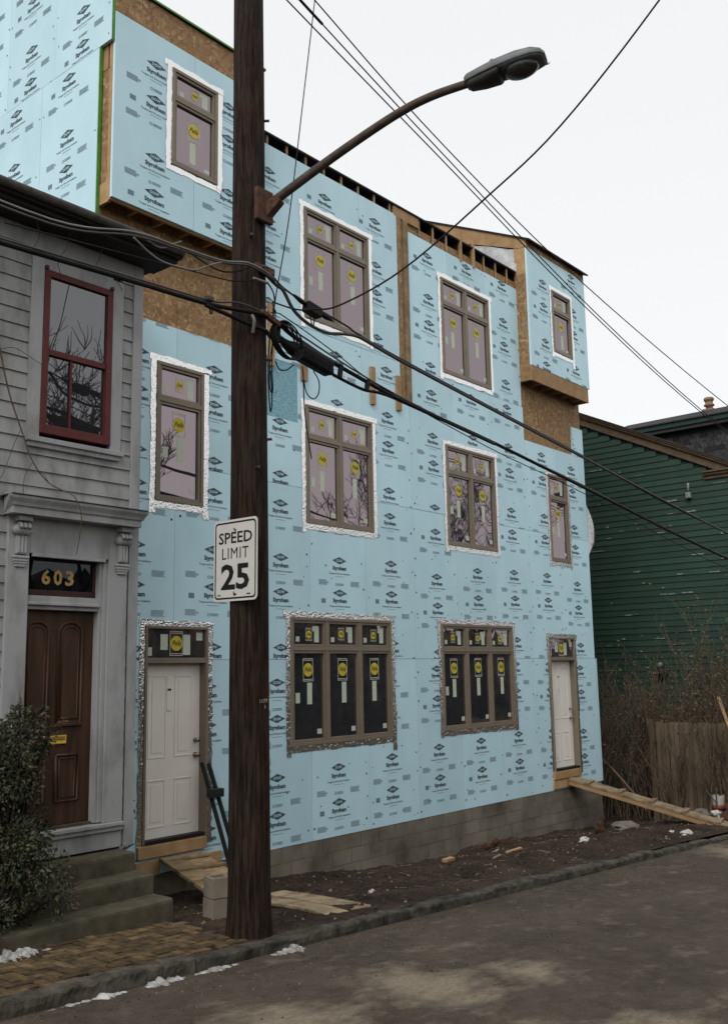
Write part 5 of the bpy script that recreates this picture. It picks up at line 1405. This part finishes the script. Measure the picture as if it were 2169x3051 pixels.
def shrub(name, label, x, y, h, spread, nst, nleaf, seed, m='bark', leafm='leaf_dry', cat='shrub', lean=.25, leafz=.35, group='bare shrubs beside the fence', ls=.036):
    r = random.Random(seed); gz0 = dirt_z(min(x, 22.2), min(y, .29)) if x > 6.5 else walk_z(x, y)
    t = thing(name, label, cat, (x, y, gz0), group)
    tips = []
    mb = MB()
    def br(p, d, L, rad, lev):
        n = 4; pts = [Vector(p)]; d = Vector(d).normalized(); rs = [rad]
        for i in range(n):
            d = (d + Vector((r.uniform(-.22, .22), r.uniform(-.22, .22), r.uniform(-.02, .2)))).normalized()
            pts.append(pts[-1] + d * L / n); rs.append(rad * (1 - .75 * (i + 1) / n))
        mb.tube(pts, rs, 4, cap=False)
        for q in pts[1:]: tips.append((q, d, q.z))
        if lev > 0:
            for _ in range(r.choice((2, 3, 3))):
                q = pts[r.choice((1, 2, 3))]; dd = (d + Vector((r.uniform(-.9, .9), r.uniform(-.9, .9), r.uniform(-.1, .5)))).normalized()
                br(q, dd, L * r.uniform(.4, .65), max(.0055, rad * .6), lev - 1)
    for _ in range(nst):
        a = r.random() * 2 * pi; q = spread * sqrt(r.random())
        b0 = (x + q * cos(a), y + q * sin(a), gz0 - .05)
        br(b0, (lean * r.uniform(-1, 1), lean * r.uniform(-1, 1), 1), h * r.uniform(.6, 1.05), r.uniform(.010, .020), 2)
    mb.build('stems', m, t, fix=False)
    if nleaf:
        mb = MB()
        for _ in range(nleaf):
            q, d, z = r.choice(tips)
            if z < gz0 + h * leafz and r.random() < .8: continue
            q = q + Vector((r.gauss(0, .03), r.gauss(0, .03), r.gauss(0, .03)))
            u = Vector((r.uniform(-1, 1), r.uniform(-1, 1), r.uniform(-.6, .9))).normalized(); v = u.cross(Vector((r.uniform(-1, 1), r.uniform(-1, 1), r.uniform(-1, 1)))).normalized()
            s = ls * r.uniform(.6, 1.3)
            mb.add([q, q + u * s + v * s * .4, q + u * s * 2, q + u * s - v * s * .4], [(0, 1, 2, 3)])
        mb.build('leaves', leafm, t, fix=False)
    return t
shrub('wild_shrub', 'thin leafless shrub right beside the corner of the blue house', 19.4, 1.0, 2.5, .6, 40, 260, 51)
shrub('wild_shrub', 'dense brown twiggy shrub before the green wall, left of the fence post', 20.3, .5, 2.6, .6, 46, 900, 52)
shrub('wild_shrub', 'leafy brown shrub directly behind the fence post', 20.7, -.2, 2.9, .5, 40, 1700, 53)
shrub('wild_shrub', 'leafy brown shrub rising over the middle of the fence', 20.7, -1.1, 2.8, .5, 40, 1900, 54)
shrub('wild_shrub', 'tallest leafy shrub behind the fence at the right edge', 20.7, -2.05, 3.5, .55, 44, 2400, 55)
shrub('wild_shrub', 'fine bare twigs standing in front of the fence boards', 19.75, -1.0, 1.7, .35, 18, 0, 56, lean=.15)
shrub('wild_shrub', 'bare twigs in front of the fence at the right edge', 19.7, -1.9, 1.8, .35, 18, 0, 57, lean=.15)
shrub('wild_shrub', 'low dark undergrowth at the foot of the green wall', 20.6, 1.6, 1.6, .7, 30, 300, 58)
o = MB().tube(smooth_path([(19.6, .75, -1.75), (19.7, .35, -2.1), (19.8, -.1, -2.62), (19.9, -.35, -3.0)]), [.035 - .0008 * i for i in range(19)], 8).build('fallen_branch', 'fence', None, True)
tag(o, 'pale fallen branch slanting down beside the blue house corner', 'branch')
o = MB().tube(smooth_path([(20.9, .40, -2.16), (20.9, .10, -2.15), (20.9, .04, -2.08), (20.9, .05, -1.75), (20.9, .08, -1.56), (20.9, .14, -1.52)]), .035, 8).build('drain_pipe', 'litter', None, True)
tag(o, 'white bent plastic pipe left of the fence post', 'pipe')
o = MB().bar((19.25, -2.27, -.60), (19.3, -2.50, -1.6), .09, .04).build('stray_board', 'lumber', None, bevel=.004)
o = MB().bar((19.25, -2.27, -.62), (19.32, -2.95, -3.05), .09, .04)
bpy.data.objects.remove(bpy.data.objects['stray_board'])
tag(o.build('stray_board', 'lumber', None, bevel=.004), 'upright raw board leaning at the right edge before the fence', 'board')
bk = thing('bucket', 'white bucket with red band in front of the fence', 'bucket', (19.6, -1.98, -3.0))
zb_ = dirt_z(19.6, -1.98)
mb = MB()
for (rr, h) in ((.11, 0), (.125, .30), (.118, .30), (.105, .03)):
    for k in range(16): mb.v.append((19.6 + rr * cos(2 * pi * k / 16), -1.98 + rr * sin(2 * pi * k / 16), zb_ + .33 + h - .3 + .05))
mb.f = [(i * 16 + k, i * 16 + (k + 1) % 16, (i + 1) * 16 + (k + 1) % 16, (i + 1) * 16 + k) for i in range(3) for k in range(16)] + [tuple(range(48, 64))]; mb.m = [0] * len(mb.f)
mb.build('bucket_body', 'bucket', bk, True)
MB().lathe((19.6, -1.98, zb_ + .10), [(.121, 0), (.125, .10)], 16).build('bucket_band', 'orange', bk, True)
vs, fs = blob((19.6, -2.6, dirt_z(19.6, -2.6)), (.75, .45, .42), 8, 4, 1, .35, 2.5)
tag(MB().add(vs, fs).build('earth_heap', 'red_earth', None, True), 'heap of reddish earth at the right edge below the bucket', 'earth heap')

# ------------------------------------------------------------------ evergreen bush before the grey house, twigs on its wall
def bush():
    t = thing('evergreen_bush', 'dense dark evergreen bush before the grey house door', 'bush', (4.78, -1.5, -2.2))
    r = random.Random(77); mb = MB()
    lobes = []
    for k in range(62):
        zz = r.uniform(-2.05, -.55); tt = (zz + 2.05) / 1.5
        rad = .50 * (1 - .42 * tt * tt) * sqrt(r.random())
        a = r.random() * 2 * pi
        lobes.append((Vector((4.60 + rad * cos(a) * 1.05, -1.50 + rad * sin(a) * .75, zz)), r.uniform(.10, .19)))
    for k in range(14): lobes.append((Vector((4.72 + r.uniform(-.3, .32), -1.45 + r.uniform(-.2, .15), -.60 + r.uniform(-.1, .28))), r.uniform(.05, .10)))
    st = MB()
    for c, q in lobes:
        st.tube(smooth_path([(4.62, -1.5, -2.25), (4.62 + (c.x - 4.62) * .4, -1.5 + (c.y + 1.5) * .4, (c.z - 2.2) / 2), c], 3), [.012] * 7, 4, cap=False)
        for _ in range(6):
            d = Vector((r.gauss(0, 1), r.gauss(0, 1), r.gauss(.5, 1))).normalized()
            st.tube([c, c + d * q * .7 + Vector((0, 0, .02)), c + d * q * 1.6], [.0045, .0035, .002], 4, cap=False)
        for _ in range(int(1250 * q)):
            d = Vector((r.gauss(0, 1), r.gauss(0, 1), r.gauss(0, 1))).normalized() * q * (.45 + .75 * r.random() ** .6)
            p = c + d
            u = (d.normalized() + Vector((r.uniform(-.8, .8), r.uniform(-.8, .8), r.uniform(-.9, .3)))).normalized(); v = u.cross(Vector((r.uniform(-1, 1), r.uniform(-1, 1), r.uniform(-1, 1)))).normalized(); w = u.cross(v) * .006
            s = r.uniform(.010, .027)
            mb.add([p, p + u * s + v * s * .55 + w, p + u * s * 2.1, p + u * s - v * s * .55 + w], [(0, 1, 2), (0, 2, 3)], 0 if r.random() < .8 else 1)
    for k in range(34):               # stray shoots
        c, q = r.choice(lobes); d = Vector((c.x - 4.6 + r.gauss(0, .15), c.y + 1.5 + r.gauss(0, .15), .25 + r.random() * .5)).normalized(); L = r.uniform(.15, .34)
        pts = [c + d * L * i / 5 + Vector((0, 0, -.06 * (i / 5) ** 2)) for i in range(6)]
        st.tube(pts, [.004, .0035, .003, .0026, .002, .0015], 4, cap=False)
        for i in range(16):
            p = pts[0].lerp(pts[-1], .35 + .65 * r.random()); u = (d + Vector((r.gauss(0, .8), r.gauss(0, .8), r.gauss(0, .8)))).normalized(); v = u.cross(Vector((r.gauss(0, 1), r.gauss(0, 1), r.gauss(0, 1)))).normalized(); s = r.uniform(.009, .02)
            mb.add([p, p + u * s + v * s * .5, p + u * s * 2.1, p + u * s - v * s * .5], [(0, 1, 2), (0, 2, 3)], 0 if r.random() < .7 else 1)
    st.build('stems', 'bark_dark', t, fix=False)
    mb.build('leaves', ['leaf', 'leaf_dry'], t, fix=False)
bush()
vine = thing('wall_twig', 'long bare climbing twig arching down the grey clapboard wall', 'twig', (4.7, -.95, 3.0))
MB().tube(smooth_path([(4.62, -.95, 3.6), (4.704, -.96, 3.166), (4.818, -.97, 2.737), (4.953, -.98, 2.401), (5.087, -.98, 2.106), (5.268, -1.0, 1.905), (5.45, -1.15, 1.78), (5.53, -1.17, 1.6), (5.567, -1.1, 1.40), (5.60, -1.0, 1.215)]), [.010 - .00012 * i for i in range(55)], 5).build('twig', 'bark', vine, True)
for pts in ([(4.95, -.97, 2.40), (4.88, -.95, 2.2), (4.80, -.95, 1.95), (4.70, -.95, 1.8)], [(5.09, -.98, 2.1), (5.02, -.96, 1.95), (5.01, -.96, 1.75)], [(4.70, -.96, 3.17), (4.85, -.96, 3.22), (5.0, -.96, 3.18), (5.17, -.95, 3.12)], [(5.27, -1.0, 1.9), (5.2, -.98, 2.0), (5.12, -.96, 2.02)]):
    MB().tube(smooth_path(pts), .0035, 4).build('side_twig', 'bark', vine, True)
v2 = thing('wall_twig', 'short dead twigs hanging from the dark eave of the grey house', 'twig', (5.3, -1.1, 4.4))
for pts in ([(4.95, -1.1, 4.56), (5.0, -1.1, 4.42), (4.98, -1.05, 4.3)], [(5.35, -1.1, 4.56), (5.33, -1.08, 4.4), (5.28, -1.0, 4.25), (5.36, -.95, 4.12)], [(5.75, -1.1, 4.57), (5.74, -1.06, 4.42), (5.72, -1.0, 4.33)], [(6.02, -.93, 4.35), (6.08, -.94, 4.26), (6.13, -.93, 4.2)]):
    MB().tube(smooth_path(pts), .004, 4).build('twig', 'bark', v2, True)

# ------------------------------------------------------------------ across the street: what the windows mirror
def bare_tree(label, x, y, h, seed):
    r = random.Random(seed); z0 = KL(x)
    t = thing('bare_tree', label, 'tree', (x, y, z0), 'bare trees across the street')
    tr_, cr = MB(), MB()
    def br(p, d, L, rad, lev):
        n = 5; pts = [Vector(p)]; d = Vector(d).normalized(); rs = [rad]
        for i in range(n):
            d = (d + Vector((r.uniform(-.2, .2), r.uniform(-.2, .2), r.uniform(-.05, .16)))).normalized()
            pts.append(pts[-1] + d * L / n); rs.append(rad * (1 - .5 * (i + 1) / n))
        (tr_ if lev >= 5 else cr).tube(pts, rs, 5 if lev > 2 else 3, cap=False)
        if lev > 0:
            for k in range(r.choice((3, 3, 4)) if lev > 1 else 4):
                i = r.choice((2, 3, 4, 5, 5)); dd = (d * .8 + Vector((r.uniform(-1, 1), r.uniform(-1, 1), r.uniform(-.15, .6)))).normalized()
                br(pts[i], dd, L * r.uniform(.55, .78), max(.012, rs[i] * .62), lev - 1)
    br((x, y, z0 - .1), (r.uniform(-.1, .1), r.uniform(-.1, .1), 1), h * .32, h * .022, 6)
    tr_.build('trunk', 'bark_dark', t, fix=False); cr.build('crown', 'bark_dark', t, fix=False)
bare_tree('bare tree across the street mirrored in the left second-floor double window', 25.8, -13.2, 13.5, 3)
bare_tree('bare tree across the street mirrored in the right second-floor double window', 33.2, -13.0, 16.0, 4)
bare_tree('second bare tree across the street mirrored behind the right double window', 36.0, -14.5, 16.0, 8)
bare_tree('bare tree across the street mirrored in the oxblood sash window', 12.2, -13.2, 14.0, 6)
backdrop = thing('dark_backdrop', 'dark hedge across the street added for ground-floor reflections and to block low sky', 'backdrop', (28, -15.5, -3.5))  # stands for unseen dark masses; row lengthened to cut low sky light
mb = MB(); r = random.Random(12)
for k in range(112):
    x = -18 + k * .62; c = (x, -15.2 + r.uniform(-.3, .3), KL(x) + 2.6)
    vs, fs = blob(c, (.9, .8, 2.9 * r.uniform(.75, 1.05)), k, 2, 1, .4, 2); mb.add(vs, fs)
tag(mb.build('backdrop_lumps', 'backdrop_dark', backdrop, True, fix=False), kind='stuff')
